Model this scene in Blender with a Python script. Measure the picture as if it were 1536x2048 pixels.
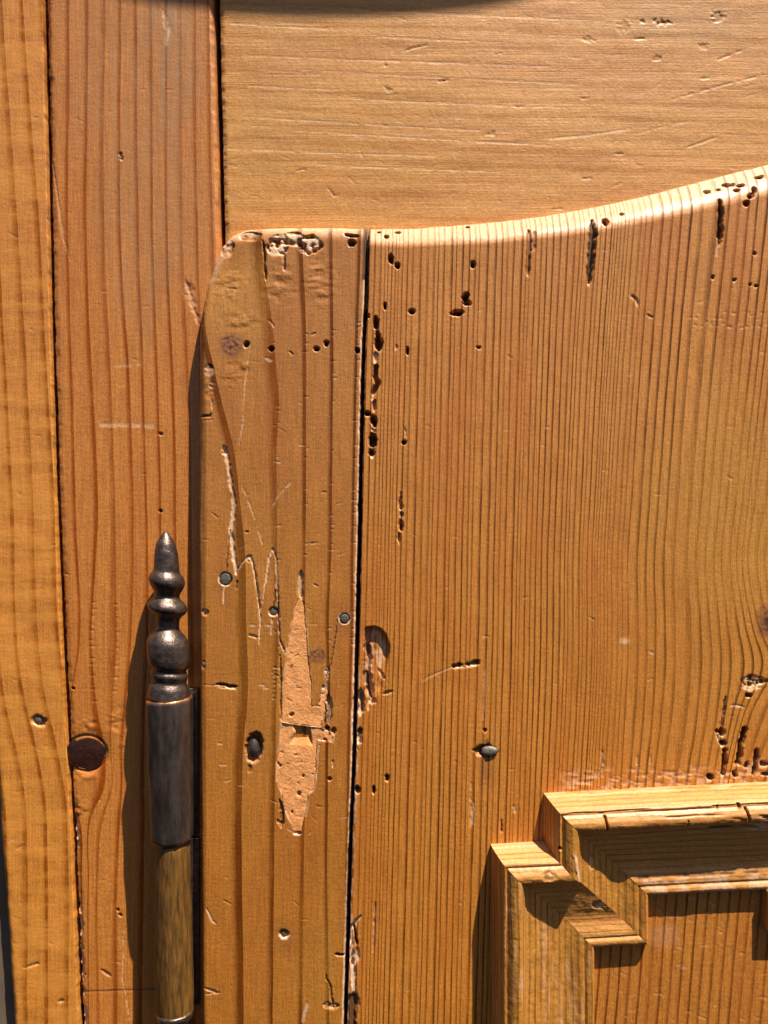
import bpy, math, random
import numpy as np
from mathutils import Vector, Matrix

# ------------------------------------------------------------------ scene, camera, sky, sun, exposure
scene = bpy.context.scene
for o in list(bpy.data.objects):
    bpy.data.objects.remove(o, do_unlink=True)
COL = scene.collection

S = 1.0 / 6000.0          # one unit of the drawing grid is 1/6 mm
F = 1575.0                # camera distance to the door face, in drawing units

cam_d = bpy.data.cameras.new('camera')
cam = bpy.data.objects.new('camera', cam_d)
COL.objects.link(cam)
cam.location = (0, -F * S, 0)
cam.rotation_euler = (math.radians(90), 0, 0)
cam_d.sensor_fit = 'HORIZONTAL'
cam_d.sensor_width = 36.0
cam_d.lens = 36.0 * F / 1536.0
cam_d.clip_start = 0.005
cam_d.clip_end = 50.0
scene.camera = cam

SUN_TRAVEL = Vector((-0.95, 1.0, -3.1)).normalized()
world = bpy.data.worlds.new('World')
scene.world = world
world.use_nodes = True
wn = world.node_tree
for n in list(wn.nodes):
    wn.nodes.remove(n)
sky = wn.nodes.new('ShaderNodeTexSky')
sky.sky_type = 'NISHITA'
sky.sun_disc = False
to_sun = -SUN_TRAVEL
sky.sun_elevation = math.asin(to_sun.z)
sky.sun_rotation = math.atan2(to_sun.x, to_sun.y)
sky.air_density = 0.6
sky.dust_density = 1.2
sky.ozone_density = 0.4
bg = wn.nodes.new('ShaderNodeBackground')
bg.inputs['Strength'].default_value = 0.05
wo = wn.nodes.new('ShaderNodeOutputWorld')
wn.links.new(sky.outputs[0], bg.inputs[0])
wn.links.new(bg.outputs[0], wo.inputs[0])

sun_d = bpy.data.lights.new('sun', 'SUN')
sun_d.energy = 5.0
sun_d.angle = math.radians(0.5)
sun_d.color = (1.0, 0.93, 0.77)
sun = bpy.data.objects.new('sun', sun_d)
COL.objects.link(sun)
sun.rotation_euler = SUN_TRAVEL.to_track_quat('-Z', 'Y').to_euler()

vs = scene.view_settings
vs.view_transform = 'Standard'
vs.look = 'None'
vs.gamma = 1.0
vs.exposure = 0.84
vs.use_curve_mapping = False
scene.render.engine = 'CYCLES'

# ------------------------------------------------------------------ numeric helpers
_rng = np.random.default_rng(11)
_TAB = _rng.random((8, 256, 256)).astype(np.float32)


def vnoise(x, y, seed=0):
    t = _TAB[seed % 8]
    x = np.asarray(x, np.float32) + 37.7 * seed
    y = np.asarray(y, np.float32) + 91.3 * seed
    ix = np.floor(x).astype(np.int32)
    iy = np.floor(y).astype(np.int32)
    fx = x - ix
    fy = y - iy
    fx = fx * fx * (3 - 2 * fx)
    fy = fy * fy * (3 - 2 * fy)
    a = t[iy & 255, ix & 255]
    b = t[iy & 255, (ix + 1) & 255]
    c = t[(iy + 1) & 255, ix & 255]
    d = t[(iy + 1) & 255, (ix + 1) & 255]
    return (a + (b - a) * fx) * (1 - fy) + (c + (d - c) * fx) * fy


def fbm(x, y, seed=0, oct=3):
    s = 0.0
    a = 0.5
    n = 0.0
    for i in range(oct):
        s = s + a * vnoise(x * 2 ** i, y * 2 ** i, seed + i)
        n += a
        a *= 0.5
    return s / n - 0.5


def sstep(e0, e1, x):
    t = np.clip((x - e0) / (e1 - e0), 0, 1)
    return t * t * (3 - 2 * t)


def curve(pts, t):
    """smooth monotone-ish interpolation of (t, v) pairs"""
    p = np.array(pts, float)
    a, v = p[:, 0], p[:, 1]
    m = np.gradient(v, a)
    t = np.clip(np.asarray(t, float), a[0], a[-1])
    i = np.clip(np.searchsorted(a, t) - 1, 0, len(a) - 2)
    h = a[i + 1] - a[i]
    u = (t - a[i]) / h
    return ((2 * u**3 - 3 * u**2 + 1) * v[i] + (u**3 - 2 * u**2 + u) * h * m[i]
            + (-2 * u**3 + 3 * u**2) * v[i + 1] + (u**3 - u**2) * h * m[i + 1])


def dist_poly(px, py, pts):
    """distance to an open polyline and the parameter (0..1) along it"""
    best = np.full(px.shape, 1e9, np.float32)
    par = np.zeros(px.shape, np.float32)
    pts = np.array(pts, float)
    seg = np.hypot(*(pts[1:] - pts[:-1]).T)
    tot = seg.sum()
    acc = 0.0
    for (a, b, L) in zip(pts[:-1], pts[1:], seg):
        d = b - a
        t = np.clip(((px - a[0]) * d[0] + (py - a[1]) * d[1]) / max(L * L, 1e-6), 0, 1)
        r = np.hypot(px - a[0] - t * d[0], py - a[1] - t * d[1])
        m = r < best
        best = np.where(m, r, best)
        par = np.where(m, (acc + t * L) / tot, par)
        acc += L
    return best, par


def inside(px, py, poly):
    res = np.zeros(px.shape, bool)
    n = len(poly)
    for i in range(n):
        x0, y0 = poly[i]
        x1, y1 = poly[(i + 1) % n]
        if y0 == y1:
            continue
        c = ((y0 > py) != (y1 > py)) & (px < (x1 - x0) * (py - y0) / (y1 - y0) + x0)
        res ^= c
    return res


def sdf(px, py, poly):
    d, _ = dist_poly(px, py, list(poly) + [poly[0]])
    return np.where(inside(px, py, poly), d, -d)


def axis(*spans):
    """piecewise even coordinates: (start, end, step), ..."""
    out = []
    for a, b, st in spans:
        n = max(1, int(round((b - a) / st)))
        out.append(np.linspace(a, b, n, endpoint=False))
    out.append(np.array([spans[-1][1]]))
    return np.concatenate(out)


# ------------------------------------------------------------------ relief sheet: one board face with its wear
class Sheet:
    def __init__(self, X, Y, h0):
        self.X = X.astype(np.float32)
        self.Y = Y.astype(np.float32)
        self.h0 = h0
        z = np.zeros(X.shape, np.float32)
        self.H = z + h0
        self.ring = z.copy()
        self.att = {k: z.copy() for k in ('raw', 'dirt', 'knot', 'amber', 'grey')}

    def win(self, x0, x1, y0, y1):
        rows = np.where((self.Y.max(1) >= y0) & (self.Y.min(1) <= y1))[0]
        cols = np.where((self.X.max(0) >= x0) & (self.X.min(0) <= x1))[0]
        if len(rows) == 0 or len(cols) == 0:
            return None
        return (slice(rows[0], rows[-1] + 1), slice(cols[0], cols[-1] + 1))

    def add(self, w, name, m):
        a = self.att[name]
        a[w] = np.maximum(a[w], m)

    def hole(self, x, y, rx, ry=None, ang=0, depth=16, dirt=0.9, lip=0.16, rough=0.3):
        ry = ry or rx
        R = max(rx, ry) * 1.7 + 4
        w = self.win(x - R, x + R, y - R, y + R)
        if w is None:
            return
        c, s = math.cos(math.radians(ang)), math.sin(math.radians(ang))
        dx, dy = self.X[w] - x, self.Y[w] - y
        u, v = dx * c + dy * s, -dx * s + dy * c
        d = np.hypot(u / rx, v / ry) + rough * 2 * fbm(self.X[w] / 4.5, self.Y[w] / 4.5, int(x) % 7, 2)
        m = 1 - sstep(0.72, 1.12, d)
        self.H[w] -= depth * m
        self.add(w, 'dirt', dirt * (1 - sstep(0.6, 1.0, d)))  # dark wood inside, plus shade painted in for small holes
        self.add(w, 'raw', lip * sstep(0.0, 0.4, dy / ry) * (1 - sstep(1.05, 1.5, d)))  # paler rim on the lower side of the hole

    def line(self, pts, width, depth=2, raw=0.0, dirt=0.0, taper=True, rough=0.5, gap=0.0, grey=0.0):
        p = np.array(pts, float)
        R = width * 2 + 4
        w = self.win(p[:, 0].min() - R, p[:, 0].max() + R, p[:, 1].min() - R, p[:, 1].max() + R)
        if w is None:
            return
        X, Y = self.X[w], self.Y[w]
        k = int(p[0, 0] + p[0, 1]) % 5
        d, t = dist_poly(X + 3.0 * rough * fbm(X / 9, Y / 9, k, 2) * 2, Y, pts)
        wd = width * 0.5 * (1 + rough * 2 * fbm(X / 7, Y / 11, k + 1, 2))
        if taper:
            wd = wd * np.clip(np.minimum(t, 1 - t) * 5 + 0.25, 0.1, 1)
        m = 1 - sstep(wd * 0.55, wd * 1.25 + 0.4, d)
        if gap:
            m = m * sstep(gap - 0.12, gap + 0.12, vnoise(X / 8, Y / 8, k + 2))
        self.H[w] -= depth * m
        if raw:
            self.add(w, 'raw', raw * m)
        if dirt:
            self.add(w, 'dirt', dirt * m)
        if grey:
            self.add(w, 'grey', grey * m)

    def crumble(self, x, y, rx, ry, depth=9, raw=0.7, dirt=0.7, sc=8.0):
        w = self.win(x - rx * 1.6, x + rx * 1.6, y - ry * 1.6, y + ry * 1.6)
        if w is None:
            return
        X, Y = self.X[w], self.Y[w]
        d = np.hypot((X - x) / rx, (Y - y) / ry) + 0.5 * fbm(X / 16, Y / 16, 3, 2)
        m = 1 - sstep(0.75, 1.0, d)
        n = fbm(X / sc, Y / sc, 5, 3)
        self.H[w] -= m * depth * (0.55 + 2.4 * np.clip(-n, -0.15, 0.4))
        self.add(w, 'raw', raw * m * sstep(-0.12, 0.12, n))
        self.add(w, 'dirt', dirt * m * sstep(0.05, 0.2, -n))

    def knot(self, x, y, rx, ry, k=1.0, dirt=0.0, bump=2.0, ang=0):
        R = max(rx, ry) * 2.6
        w = self.win(x - R, x + R, y - R, y + R)
        if w is None:
            return
        X, Y = self.X[w], self.Y[w]
        c, s = math.cos(math.radians(ang)), math.sin(math.radians(ang))
        u, v = (X - x) * c + (Y - y) * s, -(X - x) * s + (Y - y) * c
        d = np.hypot(u / rx, v / ry)
        d = d + 0.35 * fbm(X / 10, Y / 10, 2, 2)
        self.add(w, 'knot', k * (1 - sstep(0.55, 1.25, d)))
        self.H[w] += bump * (1 - sstep(0.2, 1.2, d)) * (0.3 + 2.0 * fbm(X / 5, Y / 5, 6, 2) + 0.25 * np.cos(d * 9))
        self.add(w, 'dirt', dirt * (1 - sstep(0.3, 0.6, d)))

    def stain(self, name, x, y, rx, ry, k, sc=40.0):
        X, Y = self.X, self.Y
        d = np.hypot((X - x) / rx, (Y - y) / ry) + 0.7 * fbm(X / sc, Y / (sc * 2.5), 4, 3)
        a = self.att[name]
        self.att[name] = np.maximum(a, (k * (1 - sstep(0.3, 1.15, d))).astype(np.float32))

    def nicks(self, n, seed, box, size=3.0, depth=2.0, raw=0.4, flat=True):
        r = random.Random(seed)
        for i in range(n):
            x = r.uniform(box[0], box[1])
            y = r.uniform(box[2], box[3])
            L = size * r.uniform(0.5, 2.6)
            a = r.gauss(0, 22) if flat else r.uniform(0, 180)
            c, s = math.cos(math.radians(a)), math.sin(math.radians(a))
            self.line([(x - L * c, y - L * s), (x, y + r.uniform(-1, 1)), (x + L * c, y + L * s)],
                      r.uniform(1.4, 2.6), depth * r.uniform(0.2, 0.8), raw=raw * r.random(), dirt=0.06 * r.random())

    def build(self, name, mat, parent):
        k = (F - self.h0) / F * S
        V = np.stack([(self.X - 768) * k, -self.H * S, (1024 - self.Y) * k], -1)
        o = grid_object(name, V, mat, parent, {'ring': self.ring, **self.att})
        return o


def grid_object(name, V, mat, parent, attrs, flip=False):
    ny, nx = V.shape[:2]
    idx = np.arange(ny * nx).reshape(ny, nx)
    q = np.stack([idx[:-1, :-1], idx[1:, :-1], idx[1:, 1:], idx[:-1, 1:]], -1).reshape(-1, 4)
    if flip:
        q = q[:, ::-1]
    me = bpy.data.meshes.new(name)
    me.vertices.add(ny * nx)
    me.vertices.foreach_set('co', V.reshape(-1).astype(np.float32))
    me.loops.add(q.size)
    me.loops.foreach_set('vertex_index', q.reshape(-1).astype(np.int32))
    me.polygons.add(len(q))
    me.polygons.foreach_set('loop_start', np.arange(0, q.size, 4, dtype=np.int32))
    me.polygons.foreach_set('loop_total', np.full(len(q), 4, dtype=np.int32))
    me.polygons.foreach_set('use_smooth', np.ones(len(q), bool))
    for k, a in attrs.items():
        at = me.attributes.new(k, 'FLOAT', 'POINT')
        at.data.foreach_set('value', np.ascontiguousarray(a, np.float32).reshape(-1))
    me.update()
    me.validate()
    me.materials.append(mat)
    return link(name, me, parent)


def link(name, me, parent=None):
    o = bpy.data.objects.new(name, me)
    COL.objects.link(o)
    if parent is not None:
        o.parent = parent
        base = Vector((0, 0, 0))
        p = parent
        while p is not None:
            base += p.location
            p = p.parent
        o.location = -base
    return o


def thing(name, label, cat, loc):
    o = bpy.data.objects.new(name, None)
    COL.objects.link(o)
    o.empty_display_size = 0.01
    o.location = loc
    o['label'] = label
    o['category'] = cat
    return o


def part_root(name, label, at):
    o = bpy.data.objects.new(name, None)
    COL.objects.link(o)
    o.empty_display_size = 0.01
    o.parent = frame
    o.location = at - frame.location
    o['label'] = label
    return o


def pos(px, py, h):
    """world point of a spot that lies at picture grid (px, py) with stand-off h"""
    k = (F - h) / F * S
    return Vector(((px - 768) * k, -h * S, (1024 - py) * k))


# ------------------------------------------------------------------ materials
def new_mat(name):
    m = bpy.data.materials.new(name)
    m.use_nodes = True
    nt = m.node_tree
    for n in list(nt.nodes):
        nt.nodes.remove(n)
    return m, nt


class NB:
    def __init__(self, nt):
        self.nt = nt

    def n(self, t, **kw):
        nd = self.nt.nodes.new(t)
        for k, v in kw.items():
            setattr(nd, k, v)
        return nd

    def put(self, sock, v):
        if hasattr(v, 'is_output'):
            self.nt.links.new(v, sock)
        elif isinstance(v, (tuple, list)) and len(v) == 3 and sock.type == 'RGBA':
            sock.default_value = (*v, 1)
        else:
            sock.default_value = v

    def math(self, op, a, b=0.0, c=None, clamp=False):
        nd = self.n('ShaderNodeMath', operation=op, use_clamp=clamp)
        self.put(nd.inputs[0], a)
        self.put(nd.inputs[1], b)
        if c is not None:
            self.put(nd.inputs[2], c)
        return nd.outputs[0]

    def attr(self, name):
        return self.n('ShaderNodeAttribute', attribute_name=name).outputs['Fac']

    def noise(self, vec, scale=1.0, detail=3.0, rough=0.55, dist=0.0):
        nd = self.n('ShaderNodeTexNoise')
        self.put(nd.inputs['Vector'], vec)
        nd.inputs['Scale'].default_value = scale
        nd.inputs['Detail'].default_value = detail
        nd.inputs['Roughness'].default_value = rough
        nd.inputs['Distortion'].default_value = dist
        return nd.outputs['Fac']

    def scale(self, vec, sx, sy, sz):
        nd = self.n('ShaderNodeMapping')
        self.put(nd.inputs['Vector'], vec)
        nd.inputs['Scale'].default_value = (sx, sy, sz)
        return nd.outputs[0]

    def ramp(self, v, a, b, lo=0.0, hi=1.0):
        nd = self.n('ShaderNodeMapRange', interpolation_type='SMOOTHSTEP')
        self.put(nd.inputs['Value'], v)
        nd.inputs['From Min'].default_value = a
        nd.inputs['From Max'].default_value = b
        nd.inputs['To Min'].default_value = lo
        nd.inputs['To Max'].default_value = hi
        return nd.outputs['Result']

    def mix(self, f, a, b, mode='MIX'):
        nd = self.n('ShaderNodeMix', data_type='RGBA', blend_type=mode)
        self.put(nd.inputs[0], f)
        self.put(nd.inputs[6], a)
        self.put(nd.inputs[7], b)
        return nd.outputs[2]

    def comb(self, x, y, z):
        nd = self.n('ShaderNodeCombineXYZ')
        self.put(nd.inputs[0], x)
        self.put(nd.inputs[1], y)
        self.put(nd.inputs[2], z)
        return nd.outputs[0]


def lin(r, g, b):
    f = lambda c: (c / 255 / 12.92) if c / 255 <= 0.04045 else ((c / 255 + 0.055) / 1.055) ** 2.4
    return (f(r), f(g), f(b))


def wood(name, early, late, rise=(0.35, 0.94), fall=0.965, contrast=1.0, wobble=0.05, rough=0.58,
         along='Z', groove=0.9, speck=0.55, fibre=0.5, plane_marks=0.0, curl=0.0, cloud=0.35, warm=None,
         spec=0.6, amber=(0.54, 0.25, 0.035), coat=0.3):
    """pine: annual rings follow the 'ring' field of the board, wear comes from its other fields"""
    m, nt = new_mat(name)
    b = NB(nt)
    tc = b.n('ShaderNodeTexCoord').outputs['Object']
    px = b.scale(tc, 1 / S, 1 / S, 1 / S)              # grid units
    ring = b.attr('ring')
    # along-grain stretched coordinates
    if along == 'Z':
        gv = lambda ac, al: b.scale(px, ac, ac, al)
    else:
        gv = lambda ac, al: b.scale(px, al, ac, ac)
    wob = b.math('MULTIPLY_ADD', b.noise(gv(0.05, 0.006), 1, 2), wobble * 2, -wobble)
    R = b.math('ADD', ring, wob)
    fr = b.math('FRACT', R)
    idx = b.math('FLOOR', R)
    wnz = b.n('ShaderNodeTexWhiteNoise', noise_dimensions='1D')
    b.put(wnz.inputs['W'], idx)
    rnd = wnz.outputs['Value']
    rise_m = b.ramp(fr, rise[0], rise[1])
    rise_m = b.math('POWER', rise_m, b.math('MULTIPLY_ADD', rnd, 1.8, 0.7))
    fall_m = b.ramp(fr, fall, 1.0, 1.0, 0.0)
    latem = b.math('MULTIPLY', rise_m, fall_m)
    broken = b.ramp(b.noise(gv(0.09, 0.012), 1, 3), 0.3, 0.6, 0.68, 1.0)
    lat = b.math('MULTIPLY', latem, b.math('MULTIPLY', broken, b.math('MULTIPLY_ADD', rnd, 0.55 * contrast, 0.52 * contrast)), clamp=True)
    col = b.mix(lat, early, late)
    # broad drift of colour and fine fibres
    warm = warm or tuple(c * k for c, k in zip(early, (0.82, 0.62, 0.42)))
    cl = b.ramp(b.noise(gv(0.012, 0.0022), 1, 4), 0.38, 0.72)
    col = b.mix(b.math('MULTIPLY', cl, cloud), col, warm)
    col = b.mix(b.math('MULTIPLY', b.attr('amber'), 0.75), col, amber)
    fib = b.noise(gv(0.42, 0.012), 1, 3, 0.65)
    col = b.mix(fibre, col, b.mix(b.ramp(fib, 0.3, 0.72), (0.62, 0.55, 0.48), (1.22, 1.24, 1.26)), 'MULTIPLY')
    sp = b.noise(gv(0.27, 0.17), 1, 4, 0.75)
    col = b.mix(0.55, col, b.mix(b.ramp(sp, 0.28, 0.7), (0.58, 0.50, 0.42), (1.22, 1.24, 1.26)), 'MULTIPLY')
    # wear, plus the arris light and hole shade painted into the colour
    greyf = b.attr('grey')
    gn = b.ramp(b.noise(gv(0.11, 0.006), 1, 4, 0.7), 0.34, 0.66)
    col = b.mix(b.math('MULTIPLY', greyf, b.math('MULTIPLY_ADD', gn, 0.8, 0.2)), col, lin(158, 124, 90))
    kn = b.attr('knot')
    knc = b.mix(b.ramp(b.noise(b.scale(px, .16, .16, .16), 1, 4), 0.35, 0.65), lin(86, 44, 26), lin(140, 82, 46))
    col = b.mix(b.math('MULTIPLY', kn, 0.85), col, knc)
    raw = b.attr('raw')
    rn = b.ramp(b.noise(b.scale(px, .3, .3, .12), 1, 3, 0.7), 0.3, 0.62, 0.45, 1.0)
    rawf = b.math('MULTIPLY', raw, rn, clamp=True)
    col = b.mix(rawf, col, b.mix(b.math('MULTIPLY', lat, 0.5), lin(238, 200, 166), lin(140, 90, 56)))
    dirt = b.attr('dirt')
    col = b.mix(dirt, col, lin(38, 24, 17))
    # relief
    h1 = b.math('MULTIPLY', fib, 0.55 * fibre)
    h2 = b.math('MULTIPLY', sp, speck)
    hh = b.math('ADD', h1, h2)
    hh = b.math('ADD', hh, b.math('MULTIPLY', latem, groove * -0.55))
    cross = b.noise(gv(0.035, 0.16), 1, 3, 0.6)        # short checks across the grain
    hh = b.math('ADD', hh, b.math('MULTIPLY', cross, 0.38))
    lump = b.noise(b.scale(px, .05, .05, .03), 1, 3, 0.5)
    hh = b.math('ADD', hh, b.math('MULTIPLY', lump, 0.8))
    if plane_marks:
        pm = b.noise(gv(0.13, 0.0016), 1, 4, 0.75)
        pmr = b.ramp(pm, 0.42, 0.62)
        hh = b.math('ADD', hh, b.math('MULTIPLY', pmr, plane_marks))
    if curl:
        cv = b.n('ShaderNodeMapping')
        b.put(cv.inputs['Vector'], px)
        cv.inputs['Rotation'].default_value = (0, math.radians(14), 0)
        cv.inputs['Scale'].default_value = (0.008, 0.008, 0.032)
        cu = b.noise(cv.outputs[0], 1, 3, 0.5)
        hh = b.math('ADD', hh, b.math('MULTIPLY', cu, curl))
        col = b.mix(b.math('MULTIPLY', b.ramp(cu, 0.4, 0.62), 0.4), col, tuple(c * k for c, k in zip(early, (1.2, 1.3, 1.5))))
    bp = b.n('ShaderNodeBump')
    bp.inputs['Strength'].default_value = 1.0
    bp.inputs['Distance'].default_value = S * 1.0
    b.put(bp.inputs['Height'], hh)
    bs = b.n('ShaderNodeBsdfPrincipled')
    b.put(bs.inputs['Base Color'], col)
    rg = b.math('MULTIPLY_ADD', b.noise(gv(0.06, 0.02), 1, 3), 0.22, rough - 0.11)
    rg = b.math('ADD', rg, b.math('MULTIPLY', b.math('MAXIMUM', rawf, dirt), 0.35), clamp=True)
    b.put(bs.inputs['Roughness'], rg)
    dull = b.math('MULTIPLY_ADD', lat, -0.75, 1.0, clamp=True)     # dense latewood takes less polish
    b.put(bs.inputs['Specular IOR Level'], b.math('MULTIPLY', dull, spec))
    b.put(bs.inputs['Coat Weight'], b.math('MULTIPLY', b.math('MULTIPLY', b.math('SUBTRACT', 1.0, dirt, clamp=True), dull), coat))
    bs.inputs['Coat Roughness'].default_value = 0.27
    bs.inputs['Coat IOR'].default_value = 1.5
    cb = b.n('ShaderNodeBump')
    cb.inputs['Strength'].default_value = 0.6
    cb.inputs['Distance'].default_value = S * 1.0
    b.put(cb.inputs['Height'], hh)
    b.put(bs.inputs['Coat Normal'], cb.outputs[0])
    b.put(bs.inputs['Normal'], bp.outputs[0])
    out = b.n('ShaderNodeOutputMaterial')
    nt.links.new(bs.outputs[0], out.inputs[0])
    return m


M_main = wood('pine_main_board', lin(205, 131, 45), lin(94, 45, 5), rise=(0.42, 0.9), fall=0.95, wobble=0.12, groove=0.3, contrast=1.2, speck=0.55,
              cloud=0.55)
M_edge = wood('pine_edge_board', lin(185, 116, 36), lin(106, 52, 6), rise=(0.74, 0.975), fall=0.978, wobble=0.012, groove=0.35,
              cloud=0.5, speck=0.55, coat=0.45, contrast=2.0)
M_stile = wood('pine_stile', lin(202, 126, 52), lin(146, 68, 8), rise=(0.58, 0.9), fall=0.93, wobble=0.05, groove=0.12, contrast=1.35, speck=0.6, spec=0.5,
               cloud=0.3)
M_jamb = wood('pine_jamb', lin(210, 134, 50), lin(148, 78, 12), rise=(0.62, 0.96), fall=0.97, wobble=0.03, groove=0.1, curl=0.9, contrast=1.8, cloud=0.25, speck=.4)
M_rail = wood('pine_rail', lin(218, 152, 74), lin(168, 102, 40), rise=(0.3, 0.8), fall=0.85, contrast=0.5, wobble=0.3,
              along='X', groove=0.1, plane_marks=0.12, rough=0.56, cloud=0.6, fibre=0.34, speck=0.7)
M_panel = wood('pine_panel', lin(195, 123, 44), lin(112, 57, 8), rise=(0.5, 0.92), fall=0.96, wobble=0.07, groove=0.4, contrast=1.2, speck=.6)
M_mould_x = wood('pine_moulding_level', lin(203, 143, 74), lin(146, 88, 32), rise=(0.4, 0.9), fall=0.95, wobble=0.12, along='X',
                 groove=0.4, contrast=0.8, cloud=0.6)
M_mould_z = wood('pine_moulding_upright', lin(196, 134, 54), lin(122, 68, 16), rise=(0.4, 0.9), fall=0.95, wobble=0.12, groove=0.3, contrast=.9)


def putty_mat():
    m, nt = new_mat('orange_filler')
    b = NB(nt)
    px = b.scale(b.n('ShaderNodeTexCoord').outputs['Object'], 1 / S, 1 / S, 1 / S)
    n1 = b.noise(b.scale(px, .12, .12, .12), 1, 4, 0.7)
    col = b.mix(b.ramp(n1, 0.3, 0.7), lin(226, 146, 82), lin(242, 172, 112))
    n2 = b.noise(b.scale(px, .16, .16, .16), 1, 2, 0.5)
    col = b.mix(b.ramp(n2, 0.69, 0.75), col, lin(238, 206, 172))
    n3 = b.noise(b.scale(px, .2, .2, .14), 1, 2, 0.5)
    col = b.mix(b.math('MULTIPLY', b.ramp(n3, 0.31, 0.24), 0.7), col, lin(110, 62, 34))
    col = b.mix(b.attr('dirt'), col, lin(40, 24, 16))
    fb = b.noise(b.scale(px, .3, .3, .025), 1, 4, .7)
    col = b.mix(b.ramp(fb, .35, .65, 0, .18), col, lin(206, 124, 62))
    bp = b.n('ShaderNodeBump')
    bp.inputs['Distance'].default_value = S * 1.1
    b.put(bp.inputs['Height'], b.math('ADD', b.noise(b.scale(px, .35, .35, .35), 1, 4, .7), b.math('MULTIPLY', n2, 0.8)))
    bs = b.n('ShaderNodeBsdfPrincipled')
    b.put(bs.inputs['Base Color'], col)
    bs.inputs['Roughness'].default_value = 0.6
    bs.inputs['Specular IOR Level'].default_value = 0.3
    b.put(bs.inputs['Normal'], bp.outputs[0])
    nt.links.new(bs.outputs[0], b.n('ShaderNodeOutputMaterial').inputs[0])
    return m


def iron_mat(name, base, base2, metal=0.75, rough=0.42, rust=None, rustband=None, stretch=1.0, bump=0.8, sc=.12, coat=0.0):
    m, nt = new_mat(name)
    b = NB(nt)
    px = b.scale(b.n('ShaderNodeTexCoord').outputs['Object'], 1 / S, 1 / S, 1 / S)
    n1 = b.noise(b.scale(px, sc, sc, sc * stretch), 1, 5, 0.65)
    col = b.mix(b.ramp(n1, 0.25, 0.75), base, base2)
    n0 = b.noise(b.scale(px, sc * 2.2, sc * 2.2, sc * 1.4 * stretch), 1, 4, 0.7)
    if rust:
        col = b.mix(b.math('MULTIPLY', b.ramp(n0, 0.5, 0.72), 0.6), col, rust)
    if rustband:
        col = b.mix(b.math('MULTIPLY', b.attr('rust'), b.ramp(n1, 0.25, 0.5, 0.4, 1)), col, rustband)
    bp = b.n('ShaderNodeBump')
    bp.inputs['Distance'].default_value = S * bump
    n2 = b.noise(b.scale(px, .22, .22, .30 * stretch), 1, 4, 0.7)
    n3 = b.noise(b.scale(px, .04, .04, .04 * stretch), 1, 3, 0.6)
    b.put(bp.inputs['Height'], b.math('ADD', b.math('MULTIPLY', n2, 1.3), b.math('MULTIPLY', n3, 4.0)))
    bs = b.n('ShaderNodeBsdfPrincipled')
    b.put(bs.inputs['Base Color'], col)
    bs.inputs['Metallic'].default_value = metal
    bs.inputs['Coat Weight'].default_value = coat
    bs.inputs['Coat Roughness'].default_value = 0.3
    b.put(bs.inputs['Roughness'], b.math('MULTIPLY_ADD', n0, 0.35, rough - 0.17))
    b.put(bs.inputs['Normal'], bp.outputs[0])
    nt.links.new(bs.outputs[0], b.n('ShaderNodeOutputMaterial').inputs[0])
    return m


def plain_mat(name, col, rough=0.8, col2=None, sc=.01):
    m, nt = new_mat(name)
    b = NB(nt)
    bs = b.n('ShaderNodeBsdfPrincipled')
    px = b.scale(b.n('ShaderNodeTexCoord').outputs['Object'], 1 / S, 1 / S, 1 / S)
    n = b.noise(b.scale(px, sc, sc, sc), 1, 4, 0.6)
    b.put(bs.inputs['Base Color'], b.mix(b.ramp(n, 0.35, 0.65), col, col2 or tuple(c * .7 for c in col)))
    bs.inputs['Roughness'].default_value = rough
    nt.links.new(bs.outputs[0], b.n('ShaderNodeOutputMaterial').inputs[0])
    return m


M_putty = putty_mat()
M_iron = iron_mat('worn_iron', lin(72, 56, 50), lin(112, 96, 88), rust=lin(56, 36, 30), rustband=lin(214, 140, 76), metal=0.75, rough=0.36, bump=0.7, sc=.08, coat=.45)
M_brass = iron_mat('patinated_knuckle', lin(58, 42, 20), lin(140, 94, 38), rust=lin(40, 22, 8), metal=0.1, rough=0.5, stretch=.10, sc=.20, bump=.7)
M_nail = iron_mat('grey_nail', lin(92, 84, 76), lin(124, 114, 104), metal=0.5, rough=0.5, bump=0.6)
M_dknot = iron_mat('dark_knot', lin(38, 16, 11), lin(62, 29, 20), metal=0.0, rough=0.32, bump=0.5, coat=.6)
M_steel = iron_mat('worn_steel_sleeve', lin(82, 66, 60), lin(128, 114, 106), rust=lin(62, 42, 36), rustband=lin(214, 140, 76), metal=0.8, rough=0.36, bump=0.35, sc=.05, stretch=.3, coat=.3)
M_slug = iron_mat('dark_slug', lin(44, 32, 30), lin(78, 62, 58), metal=0.3, rough=0.42, bump=0.6, coat=.3)
M_dark = plain_mat('dark_carcass', (0.03, 0.02, 0.014))
M_wall = plain_mat('grey_wall', lin(112, 94, 78), 0.8, lin(98, 82, 66))

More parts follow.
